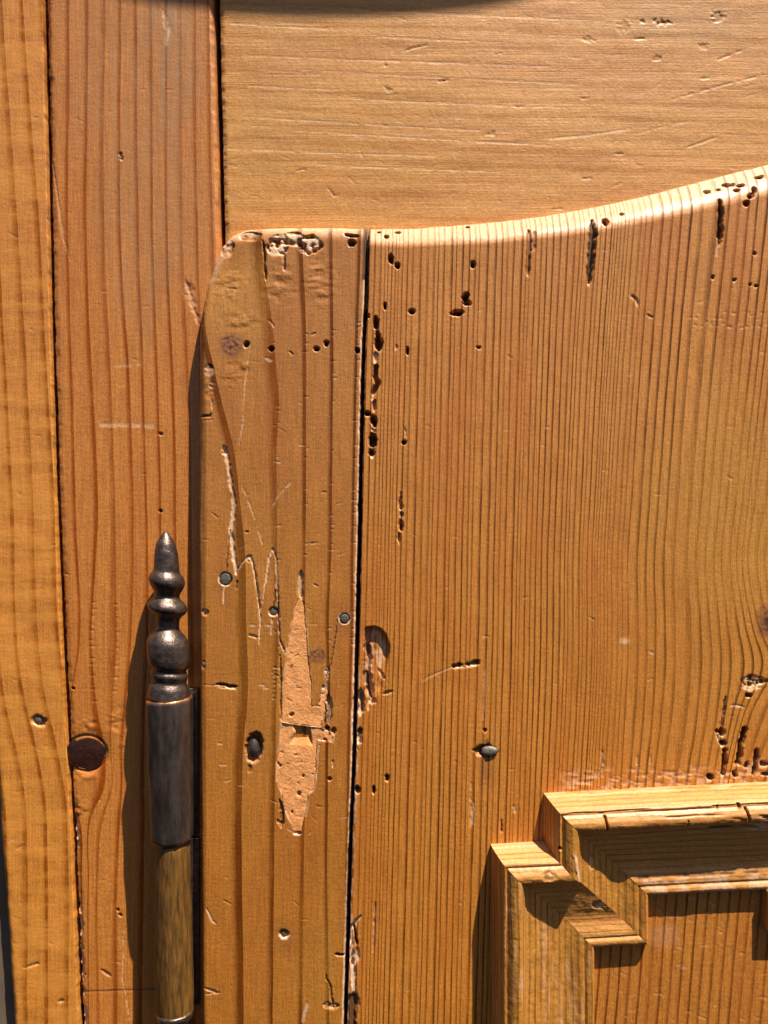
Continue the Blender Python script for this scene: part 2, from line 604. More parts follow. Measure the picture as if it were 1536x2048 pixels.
# ------------------------------------------------------------------ ring fields
TY = [300, 500, 700, 1000, 1130, 1250, 1330, 1430, 1560, 1800, 2100]
TRACKS = [
    (720, [738, 734, 728, 720, 717, 714, 712, 709, 705, 698, 690]),
    (860, [877, 872, 867, 860, 857, 855, 853, 850, 847, 841, 833]),
    (980, [1000, 994, 988, 980, 977, 975, 973, 970, 966, 960, 952]),
    (1070, [1097, 1088, 1080, 1070, 1066, 1064, 1063, 1060, 1055, 1047, 1038]),
    (1150, [1192, 1178, 1164, 1150, 1145, 1145, 1144, 1140, 1133, 1122, 1110]),
    (1265, [1320, 1302, 1286, 1265, 1257, 1258, 1257, 1252, 1244, 1232, 1215]),
    (1364, [1428, 1408, 1388, 1364, 1356, 1360, 1360, 1353, 1335, 1318, 1300]),
    (1452, [1524, 1504, 1482, 1452, 1441, 1452, 1458, 1448, 1425, 1405, 1385]),
    (1503, [1584, 1560, 1536, 1503, 1490, 1510, 1532, 1492, 1462, 1440, 1420]),
    (1545, [1640, 1612, 1582, 1545, 1525, 1552, 1590, 1545, 1500, 1480, 1460]),
    (1600, [1720, 1690, 1650, 1600, 1575, 1600, 1640, 1610, 1560, 1530, 1500]),
    (1900, [2020, 1990, 1950, 1900, 1875, 1880, 1890, 1890, 1860, 1830, 1800]),
]


def field(X, Y, ys, tracks):
    """value of the line family at each vertex; rows of Y are nearly level"""
    out = np.empty(X.shape, np.float32)
    vals = np.array([t[0] for t in tracks], float)
    yr = Y.mean(1)
    L = np.stack([curve(list(zip(ys, t[1])), yr) for t in tracks], 1)
    for i in range(X.shape[0]):
        out[i] = np.interp(X[i], L[i], vals)
    return out


# ================================================================== CUPBOARD FRAME
frame = thing('cupboard', 'old waxed pine cupboard with iron hinge and a worm-eaten, moulded door', 'cupboard', pos(768, 2450, -60))
door = part_root('door', 'worn plank door with curved top edge and mitred moulding', pos(900, 2300, -20))
hinge = part_root('hinge', 'dark iron barrel hinge with turned pointed finial', pos(350, 2120, -40))

H_ST = -44.0
# ---- jamb board (leftmost)
CR_L = [(-300, 80), (0, 88), (300, 95), (700, 104), (1100, 117), (1400, 131), (1600, 142), (1900, 154), (2048, 161), (2450, 180)]
JL = [(-300, -85), (0, -76), (1000, -46), (1690, -9), (1850, 2), (2048, 16), (2450, 40)]


def strip(x0, x1, ys, us):
    Y, U = np.meshgrid(ys, us, indexing='ij')
    return x0(Y) + U * (x1(Y) - x0(Y)), Y


ys = axis((-300, 0, 10), (0, 2048, 2.4), (2048, 2450, 10))
X, Y = strip(lambda y: curve(JL, y), lambda y: curve(CR_L, y) - 0.8 - 3 * fbm(y / 30, y * 0, 1, 2), ys, axis((0, .1, .006), (.1, .93, .022), (.93, 1, .006)))
sh = Sheet(X, Y, H_ST)
u = (X - curve(JL, Y))
w_ = (curve(CR_L, Y) + 2.7 - X)
sh.ring = (X - curve([(-300, -60), (500, 0), (1000, 26), (1300, 38), (1400, 52), (1500, 74), (1600, 92), (1700, 96), (2048, 97), (2450, 97)], Y)) / 41.0 \
    + 20 + 0.15 * fbm(X / 60, Y / 300, 2, 2)
sh.H += 2.5 * fbm(X / 60, Y / 90, 3, 3)
sh.H -= 24 * (1 - sstep(0, 26, u + 5 * fbm(Y / 40, Y * 0, 4, 3)))**2
sh.H -= 40 * (1 - sstep(0, 5, u))
sh.H -= 26 * (1 - sstep(0, 5 + 3 * fbm(Y / 12, Y * 0, 6, 2), w_ - 2.5))
sh.att['dirt'] = np.maximum(sh.att['dirt'], (0.6 * (1 - sstep(2, 8 + 10 * fbm(Y / 14, Y * 0, 2, 3), w_))).astype(np.float32))
sh.hole(78, 1442, 15, 11, 20, depth=7, dirt=0.55)
sh.line([(118, 2006), (126, 2000)], 5, 3, raw=.4)
sh.line([(48, 1936), (78, 1926)], 4, 2, raw=.35)
sh.nicks(26, 5, (5, 110, 50, 2000), 4, 1.5, 0.35)
jamb = sh.build('board', M_jamb, frame)

# ---- stile between the left crack and the door
ST_R = [(-300, 424), (0, 432), (80, 434), (150, 436), (300, 441), (480, 446), (600, 452), (2450, 470)]
ys = axis((-300, 0, 10), (0, 2048, 2.0), (2048, 2450, 10))
X, Y = strip(lambda y: curve(CR_L, y) + 1.2, lambda y: curve(ST_R, y) + 3 * fbm(y / 18, y * 0, 2, 3), ys, axis((0, .06, .004), (.06, .86, .0066), (.86, 1, .004)))
sh = Sheet(X, Y, H_ST)
SY = [-300, 0, 500, 793, 1050, 1300, 1420, 1500, 1570, 1640, 1760, 2048, 2450]
STR = [
    (0, [50, 60, 68, 76, 86, 98, 106, 112, 114, 116, 120, 130, 140]),
    (1, [92, 100, 109, 116, 124, 136, 130, 128, 128, 136, 146, 150, 150]),
    (2, [136, 140, 138, 147, 152, 158, 140, 132, 133, 160, 164, 166, 168]),
    (3, [174, 178, 176, 188, 196, 184, 196, 212, 211, 182, 178, 178, 178]),
    (4, [210, 212, 210, 224, 232, 234, 226, 222, 226, 206, 197, 199, 199]),
    (5, [240, 244, 243, 261, 270, 262, 252, 246, 246, 243, 237, 235, 236]),
    (6, [272, 275, 279, 289, 296, 296, 292, 290, 290, 290, 288, 286, 286]),
    (7, [303, 305, 308, 318, 323, 326, 326, 326, 326, 326, 325, 324, 324]),
    (8, [334, 336, 337, 349, 353, 358, 360, 360, 360, 360, 360, 360, 360]),
    (9, [362, 364, 368, 380, 384, 388, 390, 390, 390, 390, 390, 390, 390]),
    (10, [390, 392, 398, 408, 412, 416, 418, 418, 418, 418, 418, 418, 418]),
    (11, [418, 420, 428, 436, 440, 444, 446, 446, 446, 446, 446, 446, 446]),
    (12, [450, 452, 460, 466, 470, 474, 476, 476, 476, 476, 476, 476, 476]),
]
sh.ring = field(X, Y, SY, STR) + 30 + 0.10 * fbm(X / 30, Y / 260, 1, 2)
wl = X - curve(CR_L, Y) + 1.3
wr = curve(ST_R, Y) - X
sh.H += 1.6 * fbm(X / 50, Y / 120, 1, 3)
sh.H -= 24 * (1 - sstep(0, 5 + 6 * fbm(Y / 11, Y * 0, 3, 3), wl - 2.5))
sh.H -= 6 * (1 - sstep(0, 20, wl + 8 * fbm(Y / 25, Y * 0, 2, 3)))
sh.H -= 45 * (1 - sstep(0, 5, wr - 1))
sh.H -= 11 * (1 - sstep(0, 15, wr + 9 * fbm(Y / 38, X / 90, 5, 3)))
sh.add((slice(None), slice(None)), 'dirt', 0.75 * (1 - sstep(2, 9 + 16 * fbm(Y / 13, X / 40, 6, 3), wl)))
sh.add((slice(None), slice(None)), 'dirt', 0.7 * (1 - sstep(2, 8 + 14 * fbm(Y / 20, X / 40, 7, 3), wr)) * (Y < 470))
sh.stain('grey', 345, 60, 75, 330, 0.75)
sh.stain('grey', 300, 420, 130, 300, 0.45)
sh.stain('grey', 250, 100, 200, 330, 0.35)
sh.stain('grey', 330, 30, 22, 60, 0.9)
sh.line([(326, 20), (334, 60), (333, 90)], 9, 0.5, raw=.7, rough=.8)
sh.line([(200, 850), (250, 851), (305, 852)], 8, 0.2, raw=.5, gap=.35, taper=False)
sh.line([(230, 733), (285, 728)], 6, 0.2, raw=.3, gap=.4)
sh.line([(150, 1984), (230, 1981), (330, 1978)], 2.4, 0.8, dirt=.7, rough=.2, taper=False)
sh.line([(202, 1940), (222, 1952)], 5, 2.5, raw=.25)
sh.line([(247, 1860), (245, 1960), (260, 2040)], 2, .5, raw=.6, gap=.3)
sh.line([(104, 320), (128, 480), (140, 520)], 4, 1, raw=.2)
sh.line([(372, 560), (385, 610), (398, 650)], 9, 1.5, raw=.3, rough=1)
sh.crumble(378, 582, 13, 18, depth=1.4, raw=.3, dirt=.1)
for (x, y) in [(241, 309), (243, 317)]:
    sh.hole(x, y, 3, 4, depth=3, dirt=.2, lip=.5)
sh.hole(321, 868, 3.5, 3, depth=6, dirt=.5)
sh.hole(321, 1022, 3, 3, depth=8)
sh.hole(146, 1377, 3, 2.6, depth=8)
sh.hole(241, 1830, 3, 2.6, depth=6)
sh.hole(236, 1820, 2.5, 3, depth=6)
# torn, varnish-rippled grain round the knot
for (x, y, rx, ry) in [(232, 1440, 22, 34), (178, 1450, 26, 16), (172, 1552, 30, 12), (158, 1618, 24, 26), (143, 1640, 10, 40), (243, 1490, 9, 8)]:
    w = sh.win(x - rx * 1.5, x + rx * 1.5, y - ry * 1.5, y + ry * 1.5)
    d = np.hypot((sh.X[w] - x) / rx, (sh.Y[w] - y) / ry)
    sh.H[w] += (1 - sstep(.3, 1.2, d)) * 5.0 * fbm(sh.X[w] / 18, sh.Y[w] / 10, 5, 3)
for y in (1206, 1219, 1233, 1251, 1262, 1281, 1294, 1318, 1330, 1352, 1371, 1380, 1404):
    x = curve([(1190, 188), (1300, 182), (1420, 190)], y)
    sh.line([(x - 6 + y % 4, y), (x + 3 + y % 5, y - 1.5)], 3, .8, raw=.1)
    x = curve([(1190, 232), (1300, 234), (1420, 228)], y)
    sh.line([(x - 5 + y % 5, y + 4), (x + 3 + y % 3, y + 2)], 2.6, .7, raw=.1)
for i, (y0, y1) in enumerate([(1640, 1700), (1800, 1880), (1890, 1960), (1975, 2048)]):
    sh.line([(curve(CR_L, y0) + 8, y0), (curve(CR_L, y1) + 8, y1)], 9, 4, raw=.9, gap=.25, rough=1)
sh.H[:] -= 7.0 * np.exp(-(np.hypot((sh.X - 172) / 46, (sh.Y - 1507) / 42))**4) * 0.5
kr = np.hypot((sh.X - 172) / 39.5, (sh.Y - 1507) / 34.5)
sh.H -= (3.0 * np.exp(-((kr - 1.04) / .05)**2)).astype(np.float32)
sh.add((slice(None), slice(None)), 'dirt', .6 * np.exp(-((kr - 1.0) / .05)**2) * sstep(-.25, .1, fbm(X / 12, Y / 12, 3, 2)))
sh.knot(172, 1507, 44, 40, 0.25, bump=0)
sh.nicks(36, 9, (120, 360, 50, 2030), 4, 1.1, 0.3)
stile = sh.build('board', M_stile, frame)

# ---- rail above the door
ys = axis((-300, 0, 10), (0, 480, 2.0), (480, 620, 14))
xs = axis((0, 12, 1.5), (12, 1100, 2.4), (1100, 1460, 14))
Y, X0 = np.meshgrid(ys, xs, indexing='ij')
X = X0 + curve([(-300, 427), (0, 434.5), (150, 438), (480, 446), (620, 450)], Y) + 2 * fbm(Y / 12, Y * 0, 4, 2)
sh = Sheet(X, Y, -46.0)
sh.ring = (Y - 0.035 * X + 18 * fbm(X / 500, Y / 60, 2, 3)) / 34 + 50
sh.H += 2.0 * fbm(X / 160, Y / 60, 4, 3)
sh.H -= 45 * (1 - sstep(0, 4, X0))
sh.H -= 5 * (1 - sstep(0, 14, X0 + 6 * fbm(Y / 9, Y * 0, 1, 2)))
r = random.Random(3)
for k in range(11):                                   # long tool lines, falling slightly to the right
    y0 = 14 + k * 31 + r.uniform(-6, 6)
    L = r.uniform(180, 620) if k % 3 else r.uniform(400, 900)
    x0 = 446 + (r.uniform(0, 60) if k % 2 else r.uniform(0, 300))
    sl = r.uniform(0.03, 0.06)
    sh.line([(x0, y0), (x0 + L * .5, y0 + L * sl * .5 + 1), (x0 + L, y0 + L * sl)], 2.2, 0.5, raw=.6, gap=.22, rough=.2)
for k in range(26):
    y0 = r.uniform(20, 440)
    x0 = r.uniform(450, 1500)
    L = r.uniform(40, 160)
    sh.line([(x0, y0), (x0 + L, y0 + L * r.uniform(.0, .07))], 2.0, .3, raw=.3, gap=.3, rough=.3)
sh.line([(1100, 278), (1180, 270), (1260, 258)], 3, .6, raw=.9, rough=.3)
sh.line([(1265, 270), (1340, 250), (1386, 241)], 2.6, .5, raw=.6, gap=.2)
sh.line([(1360, 300), (1400, 286), (1436, 273)], 3, 1, raw=.5, gap=.2)
sh.line([(1390, 140), (1440, 118), (1490, 98)], 3.5, 1, raw=.5, gap=.3)
sh.line([(1340, 200), (1440, 172), (1536, 148)], 3, .9, raw=.45, gap=.3)
sh.line([(808, 102), (830, 95), (856, 90)], 3, 1.2, raw=.5)
sh.line([(875, 163), (900, 159)], 3.5, 1.6, raw=.3, dirt=.3)
sh.line([(593, 342), (612, 338)], 3, 1.2, raw=.6)
sh.line([(655, 375), (668, 392), (680, 388)], 3, 1.2, raw=.4)
for (x, y, rx, ry, dp) in [(1325, 45, 14, 5, 8), (1286, 43, 5, 4, 6), (1437, 33, 12, 9, 6), (1176, 79, 14, 5, 4), (1312, 118, 8, 6, 5),
                           (1408, 93, 10, 4, 4), (982, 268, 9, 6, 4), (778, 178, 7, 5, 4), (771, 130, 4, 3, 4), (1250, 55, 12, 14, 3)]:
    sh.hole(x, y, rx, ry, 8, depth=dp * .22, dirt=.16, lip=.25, rough=1.1)
for (x, y) in [(1040, 214), (1170, 197), (1173, 357), (1240, 308), (1280, 78), (1410, 157), (1116, 418)]:
    sh.line([(x - 10, y), (x + 10, y - 1)], 3, 1, dirt=.12, rough=1)
sh.stain('grey', 560, 150, 120, 200, 0.18)
sh.stain('grey', 1420, 40, 200, 60, 0.30)
sh.stain('amber', 700, 330, 420, 170, 0.35, 120)
sh.nicks(70, 14, (455, 1530, 20, 440), 5, 0.9, 0.3)
rail = sh.build('rail', M_rail, frame)

# unseen backing and board, both added for their effect on the light
def box(name, x0, x1, y0, y1, h0, h1, mat, parent, bev=0.0):
    import bmesh
    bm = bmesh.new()
    co = [(x, y, h) for x in (x0, x1) for y in (y0, y1) for h in (h0, h1)]
    v = [bm.verts.new(((x - 768) * S, -h * S, (1024 - y) * S)) for x, y, h in co]
    bmesh.ops.convex_hull(bm, input=v)
    bmesh.ops.dissolve_limit(bm, angle_limit=0.01, verts=bm.verts[:], edges=bm.edges[:])
    if bev:
        bmesh.ops.bevel(bm, geom=bm.edges[:], offset=bev * S, segments=3, affect='EDGES', profile=0.6)
    bmesh.ops.recalc_face_normals(bm, faces=bm.faces[:])
    me = bpy.data.meshes.new(name)
    bm.to_mesh(me)
    bm.free()
    for p in me.polygons:
        p.use_smooth = bool(bev)
    me.materials.append(mat)
    return link(name, me, parent)


box('back_board', 66, 1990, -340, 2500, -190, -130, M_dark, frame, 3)  # dark sheet added to keep sky light out of the cracks


def head_board():  # unseen; lobe shaped to cast the shadow along the rail top
    import bmesh
    bm = bmesh.new()
    h0, h1 = -120, 250
    cx, cyb = 928, -908
    low = []
    for i in range(41):
        t = -1 + i / 20
        low.append((cx + t * 620, cyb - 17 * (t * 620 / 315)**2 * (1.0 + 0.5 * (t if t > 0 else -0.4 * t))))
    pts = low + [(cx + 1300, low[-1][1] - 140), (cx + 1300, -1350), (cx - 1000, -1350), (cx - 1000, low[0][1] - 140)]
    for h in (h0, h1):
        pass
    a = [bm.verts.new(((x - 768) * S, -h0 * S, (1024 - y) * S)) for x, y in pts]
    c = [bm.verts.new(((x - 768) * S, -h1 * S, (1024 - y) * S)) for x, y in pts]
    bm.faces.new(a)
    bm.faces.new(c[::-1])
    n = len(pts)
    for i in range(n):
        bm.faces.new((a[i], c[i], c[(i + 1) % n], a[(i + 1) % n]))
    bmesh.ops.recalc_face_normals(bm, faces=bm.faces[:])
    me = bpy.data.meshes.new('head_board')
    bm.to_mesh(me)
    bm.free()
    me.materials.append(M_rail)
    return link('head_board', me, frame)


head_board()

# knot of the stile: a separate dark oval set in the board
def lathe(name, prof, mat, parent, at=(0, 0, 0), axis_dir=(0, 0, 1), seg=48, wob=0.0, squash=(1, 1), attr=None, lean=0.0, seed=0, facets=0):
    """prof: (distance along axis, radius) in grid units, turned about axis_dir"""
    p = np.array(prof, float)
    th = np.linspace(0, 2 * math.pi, seg, endpoint=True)
    A, T = np.meshgrid(p[:, 0], th, indexing='ij')
    Rr = np.repeat(p[:, 1][:, None], seg, 1)
    if facets:
        st = 2 * math.pi / facets
        Rr = Rr * (0.35 + 0.65 * math.cos(st / 2) / np.cos(np.mod(T + 0.5 * st + 0.12, st) - st / 2))
    if wob:
        Rr = Rr * (1 + wob * 2 * (fbm(np.cos(T) * 1.6 + 5, np.sin(T) * 1.6 + A / 60 + 9, seed, 3)))
        A = A + lean * np.cos(T - 0.2) * Rr
    x, y = Rr * np.cos(T) * squash[0], Rr * np.sin(T) * squash[1]
    q = Vector((0, 0, 1)).rotation_difference(Vector(axis_dir).normalized()).to_matrix()
    P = np.stack([x, y, A], -1) @ np.array(q).T
    V = P * S + np.array(at)[None, None, :]
    atts = {'ring': A / 30}
    if attr is not None:
        atts['rust'] = np.repeat(np.array(attr, float)[:, None], seg, 1)
    return grid_object(name, V, mat, parent, atts, flip=True)


def disc_prof(r, h, dome=0.0, n=7):
    pr = [(-8, r * .98), (h * .5, r), (h * .9, r * .97)]
    for i in range(n):
        t = i / (n - 1)
        pr.append((h + dome * (1 - (1 - t)**2), r * .93 * (1 - t) + 1e-3))
    return pr


OUT = (0, -1, 0)
k_ = lathe('knot', disc_prof(41.5, 0.8, 1.4, 14), M_dknot, stile, at=pos(172, 1507, H_ST - 3.6), axis_dir=OUT, seg=72, wob=0.09, squash=(1.0, 0.86), seed=2)
lathe('nail_head', disc_prof(9, 2, 2), M_nail, jamb, at=pos(77, 1441, H_ST - 6), axis_dir=OUT, seg=24, wob=.25, seed=4)

# ================================================================== CUPBOARD DOOR
TOP_SEEN = [(640, 456), (735, 458), (800, 458), (900, 452), (1000, 444), (1100, 431), (1200, 414), (1300, 393), (1400, 368), (1500, 343), (1600, 318), (1900, 262)]
CR = [(300, 737), (456, 735), (560, 733), (700, 727), (900, 722), (1100, 718), (1300, 713), (1500, 708), (1700, 700), (1850, 696), (2048, 690), (2450, 678)]
LEFT = [(300, 393), (680, 393), (760, 392), (900, 393), (1200, 395), (1500, 397), (1800, 400), (2048, 402), (2450, 406)]

# the arris stands back from the face, so its line is carried up by the setback
RT = [(640, 38), (900, 50), (1200, 62), (1536, 78), (1900, 84)]
TOP = [(x, y - (1024 - y) * 0.62 * float(curve(RT, x)) / F) for x, y in TOP_SEEN]
# ---- edge board (left of the long crack)
ys = axis((436, 470, 1.2), (470, 2048, 1.7), (2048, 2450, 10))
X, Y = strip(lambda y: curve(LEFT, y) - 3, lambda y: curve(CR, y) - 1.9 + 1.3 * (1 - sstep(480, 640, y)) + 3.0 * fbm(y / 22, y * 0, 2, 3), ys,
             axis((0, .06, .0035), (.06, .94, .0052), (.94, 1, .003)))
sh = Sheet(X, Y, 0.0)
out = [(760, 449), (640, 447), (540, 448), (490, 451), (460, 461), (438, 482), (423, 518), (409, 568), (399, 622), (394, 680), (393, 760), (393, 900),
       (395, 1200), (397, 1500), (400, 1800), (402, 2048), (406, 2500)]
d, t = dist_poly(X, Y, out)
poly_in = inside(X, Y, out + [(760, 2500)])
d = np.where(poly_in, d, -d) + 2.5 * fbm(X / 22, Y / 22, 3, 3)
Rr = 15 + 20 * (1 - sstep(500, 640, Y)) - 8 * sstep(700, 1100, Y)
e = np.clip(1 - d / Rr, 0, 1)
sh.H += 2.0 * fbm(X / 55, Y / 120, 3, 3)
sh.H -= 30 * (1 - np.sqrt(np.clip(1 - e * e, 0, 1)))
sh.H -= 60 * (1 - sstep(-3.0, 1.0, d))
# broad dip where the rounded corner is worn flat
sh.H -= 10 * np.exp(-((X - 430) / 70)**2 - ((Y - 500) / 80)**2)
sh.H -= 6 * (1 - sstep(0, 16, X - 398)) * sstep(650, 720, Y)
LY = [300, 480, 545, 653, 742, 800, 900, 1000, 1100, 1250, 1390, 1500, 1632, 1720, 1900, 2100, 2450]
LT = [
    (0, [300, 310, 320, 330, 335, 340, 345, 350, 355, 360, 362, 362, 362, 362, 364, 366, 366]),
    (1, [395, 398, 402, 411, 430, 443, 468, 480, 490, 494, 497, 487, 484, 484, 487, 490, 490]),
    (2, [524, 526, 530, 547, 554, 558, 554, 554, 555, 558, 553, 552, 550, 549, 547, 545, 545]),
    (3, [603, 605, 608, 612, 612, 612, 612, 612, 611, 611, 612, 612, 610, 608, 606, 604, 604]),
    (4, [664, 665, 666, 667, 667, 666, 665, 664, 663, 658, 661, 657, 656, 655, 657, 660, 660]),
    (5, [722, 722, 720, 716, 714, 713, 711, 709, 707, 706, 702, 700, 698, 696, 694, 692, 692]),
    (6, [780, 780, 780, 778, 776, 775, 770, 768, 766, 764, 760, 756, 752, 750, 748, 746, 746]),
]
ring = field(X, Y, LY, LT)
kd = np.hypot((X - 635) / 24, (Y - 1310) / 26)
ring = ring + 0.35 * np.exp(-kd**2) * np.sign(X - 640) * 0
sh.ring = ring + 70 + 0.03 * fbm(X / 40, Y / 200, 3, 3)
# worn golden corner, darker amber along the left
sh.stain('amber', 470, 600, 95, 150, 0.45, 50)
sh.stain('amber', 640, 1950, 60, 200, 0.4, 60)
sh.stain('amber', 520, 1250, 130, 400, 0.25, 60)
wc = curve(CR, Y) - 1.9 + 1.3 * (1 - sstep(480, 640, Y)) - X
sh.H -= 55 * (1 - sstep(-0.5, 3.2, wc + 2.5 * fbm(Y / 9, Y * 0, 5, 2)))
sh.add((slice(None), slice(None)), 'raw', 0.95 * (1 - sstep(2.5, 6.5, wc + 5 * fbm(Y / 17, Y * 0, 6, 3))) * (Y > 560))
sh.add((slice(None), slice(None)), 'dirt', 0.85 * (1 - sstep(4, 12, wc + 4 * fbm(Y / 17, Y * 0, 6, 3))) * (Y < 560))
# top arris: sunlit brightness painted in as a paler colour
sh.add((slice(None), slice(None)), 'raw', 0.62 * (1 - sstep(4, 26, d + 14 * fbm(X / 20, Y / 20, 1, 3))) * (1 - sstep(520, 600, Y)))
# crumbled, worm-eaten spots
sh.crumble(556, 490, 25, 24, 9, 1.0, .35, 9)
sh.crumble(622, 488, 28, 21, 10, 1.0, .35, 9)
sh.crumble(590, 478, 26, 16, 5, .9, .2, 12)
sh.crumble(452, 492, 16, 20, 4, .5, .4, 12)
sh.crumble(500, 470, 26, 12, 4, .6, .2, 14)
sh.line([(524, 480), (528, 500), (529, 530), (532, 560)], 4, 6, dirt=.6)
sh.line([(568, 505), (569, 540)], 4, 5, dirt=.5, raw=.3)
sh.hole(703, 470, 15, 4, 8, 10)
sh.hole(704, 486, 8, 7, 0, 16)
for (x, y, a, c) in [(493, 688, 5.5, 6), (543, 698, 5, 5), (633, 698, 5, 5), (653, 687, 5, 6), (715, 701, 5.5, 6)]:
    sh.hole(x, y, a, c, 15, depth=16)
sh.knot(463, 690, 25, 24, .9, bump=1.2)
sh.knot(635, 1310, 20, 17, 0.8, bump=1.0)
sh.line([(394, 833), (402, 832), (420, 832), (423, 826)], 3, 5, dirt=.8)
sh.line([(423, 795), (424, 828)], 2.5, 2, raw=.5)
sh.crumble(418, 742, 12, 14, 3, .6, .0, 16)
sh.crumble(425, 770, 8, 8, 2.5, .5, .0, 14)
sh.line([(530, 715), (545, 722)], 7, .8, raw=.6)
sh.line([(538, 640), (548, 652)], 6, 1, raw=.4)
sh.line([(578, 702), (587, 710)], 3, 1.6, dirt=.2, raw=.2)
sh.line([(622, 670), (632, 665)], 3, 1.4, dirt=.2, raw=.2)
sh.line([(500, 690), (490, 770), (486, 850), (478, 890)], 2.2, .6, raw=.45, gap=.25)
# ripples of torn grain at the knot
for (x, y, rx, ry) in [(470, 745, 40, 34), (450, 570, 50, 40), (560, 570, 40, 50), (640, 560, 40, 60), (420, 780, 14, 40), (480, 640, 50, 22)]:
    w = sh.win(x - rx * 1.5, x + rx * 1.5, y - ry * 1.5, y + ry * 1.5)
    dd = np.hypot((sh.X[w] - x) / rx, (sh.Y[w] - y) / ry)
    sh.H[w] += (1 - sstep(.3, 1.2, dd)) * 3.6 * fbm(sh.X[w] / 22, sh.Y[w] / 12, 4, 3)
# short checks across the dark ring lines
for li in (2, 3, 4, 5):
    for y in range(640, 1300, 17):
        rq = random.Random(li * 999 + y)
        if rq.random() < (.25 if li < 4 else .6):
            x = curve(list(zip(LY, LT[li][1])), y)
            x += rq.uniform(-2, 3)
            y2 = y + rq.uniform(-7, 7)
            a_ = rq.uniform(2, 6)
            sh.line([(x - a_, y2 + rq.uniform(-1, 2)), (x + a_, y2 - 1)], 2.0, .9, raw=.5 * rq.random())
# pale scratches
A = [(447, 893), (456, 925), (460, 960), (467, 990), (466, 1030), (462, 1055), (464, 1090), (469, 1120), (473, 1147)]
sh.line(A, 7, 2.6, raw=1.0, rough=.7, taper=False)
sh.crumble(450, 902, 9, 10, 2, 1.0, .1)
sh.line([(473, 1145), (484, 1128), (493, 1115), (500, 1112), (505, 1122), (510, 1150), (516, 1190), (520, 1228), (519, 1290)], 4, 2, raw=.8, rough=.6)
sh.line([(505, 1122), (511, 1152), (516, 1192), (520, 1222)], 2, 3, dirt=.5)
sh.crumble(500, 1118, 8, 8, 2, .8, .2)
sh.line([(525, 1205), (533, 1150), (539, 1112), (545, 1098), (551, 1112), (554, 1150), (556, 1190), (557, 1240), (560, 1280), (570, 1308)], 4, 2, raw=.85, rough=.6)
sh.line([(556, 1180), (557, 1235), (560, 1280), (568, 1300)], 2, 4, dirt=.7)
sh.line([(485, 975), (500, 1012), (510, 1040), (520, 1072), (527, 1100)], 2.4, .7, raw=.6, gap=.25)
sh.line([(586, 960), (556, 992), (541, 1022)], 3.2, .6, raw=.45, gap=.2)
sh.line([(452, 1148), (456, 1100), (461, 1060)], 2, 2.5, dirt=.7)
sh.line([(449, 1170), (446, 1206)], 3, 1.5, raw=.8)
sh.line([(474, 1160), (473, 1178)], 2.4, 3, dirt=.8)
sh.line([(547, 1215), (551, 1180)], 2.4, 2.5, dirt=.6)
sh.line([(544, 1235), (541, 1270)], 2.6, 1.5, raw=.6)
sh.line([(627, 1168), (637, 1173)], 2.6, 1.5, raw=.5)
sh.line([(497, 1270), (515, 1275)], 4, 2.5, raw=.6)
sh.line([(490, 1064), (497, 1063)], 3, 3, dirt=.8)
sh.line([(434, 1369), (448, 1369), (458, 1373), (474, 1373)], 6, 9, dirt=.8, rough=.7)
sh.line([(434, 1374), (473, 1378)], 3, 1, raw=.8)
sh.line([(404, 1370), (434, 1371)], 2, 1, raw=.35)
sh.crumble(410, 1225, 8, 7, 5, .8, .7, 6)
for (x, y) in [(537, 1250), (524, 1370), (553, 1336), (532, 1376), (447, 1530), (604, 890), (554, 924), (442, 1487), (505, 1250)]:
    sh.line([(x - 7, y), (x + 7, y + 1)], 3, .6, raw=.4, rough=.9)
for y in range(1335, 1400, 9):
    sh.line([(543 + y % 4, y + y % 3), (552, y - 1)], 2.4, .8, raw=.3)
# cracks round the filler
sh.line([(650, 1362), (661, 1330), (668, 1290), (675, 1240)], 2, 3, dirt=.75, rough=.3)
sh.line([(560, 1310), (562, 1350), (562, 1400), (562, 1442)], 2.2, 4, dirt=.85, rough=.4)
sh.crumble(654, 1345, 6, 14, 6, .9, .5, 7)
sh.crumble(650, 1385, 8, 22, 6, .9, .3, 9)
sh.line([(656, 1390), (660, 1420), (658, 1450)], 9, 5, raw=.5, rough=.5)
sh.line([(650, 1405), (651, 1430), (650, 1450)], 2.4, 5, dirt=.8)
sh.hole(654, 1459, 5, 8, depth=8, dirt=.6)
sh.hole(667, 1461, 5, 8, 15, depth=8, dirt=.55)
sh.line([(560, 1600), (567, 1625), (563, 1655)], 7, 6, dirt=.5, rough=.9)
sh.line([(556, 1640), (566, 1650)], 7, 4, raw=.3, dirt=.4, rough=.9)
sh.hole(595, 1666, 8, 4, depth=5, dirt=.4, lip=.9)
sh.hole(659, 1558, 4, 4, depth=5, dirt=.6)
sh.line([(666, 1520), (665, 1535)], 3, 2, raw=.6)
sh.line([(640, 1480), (636, 1530), (633, 1560)], 2, 1.5, raw=.4)
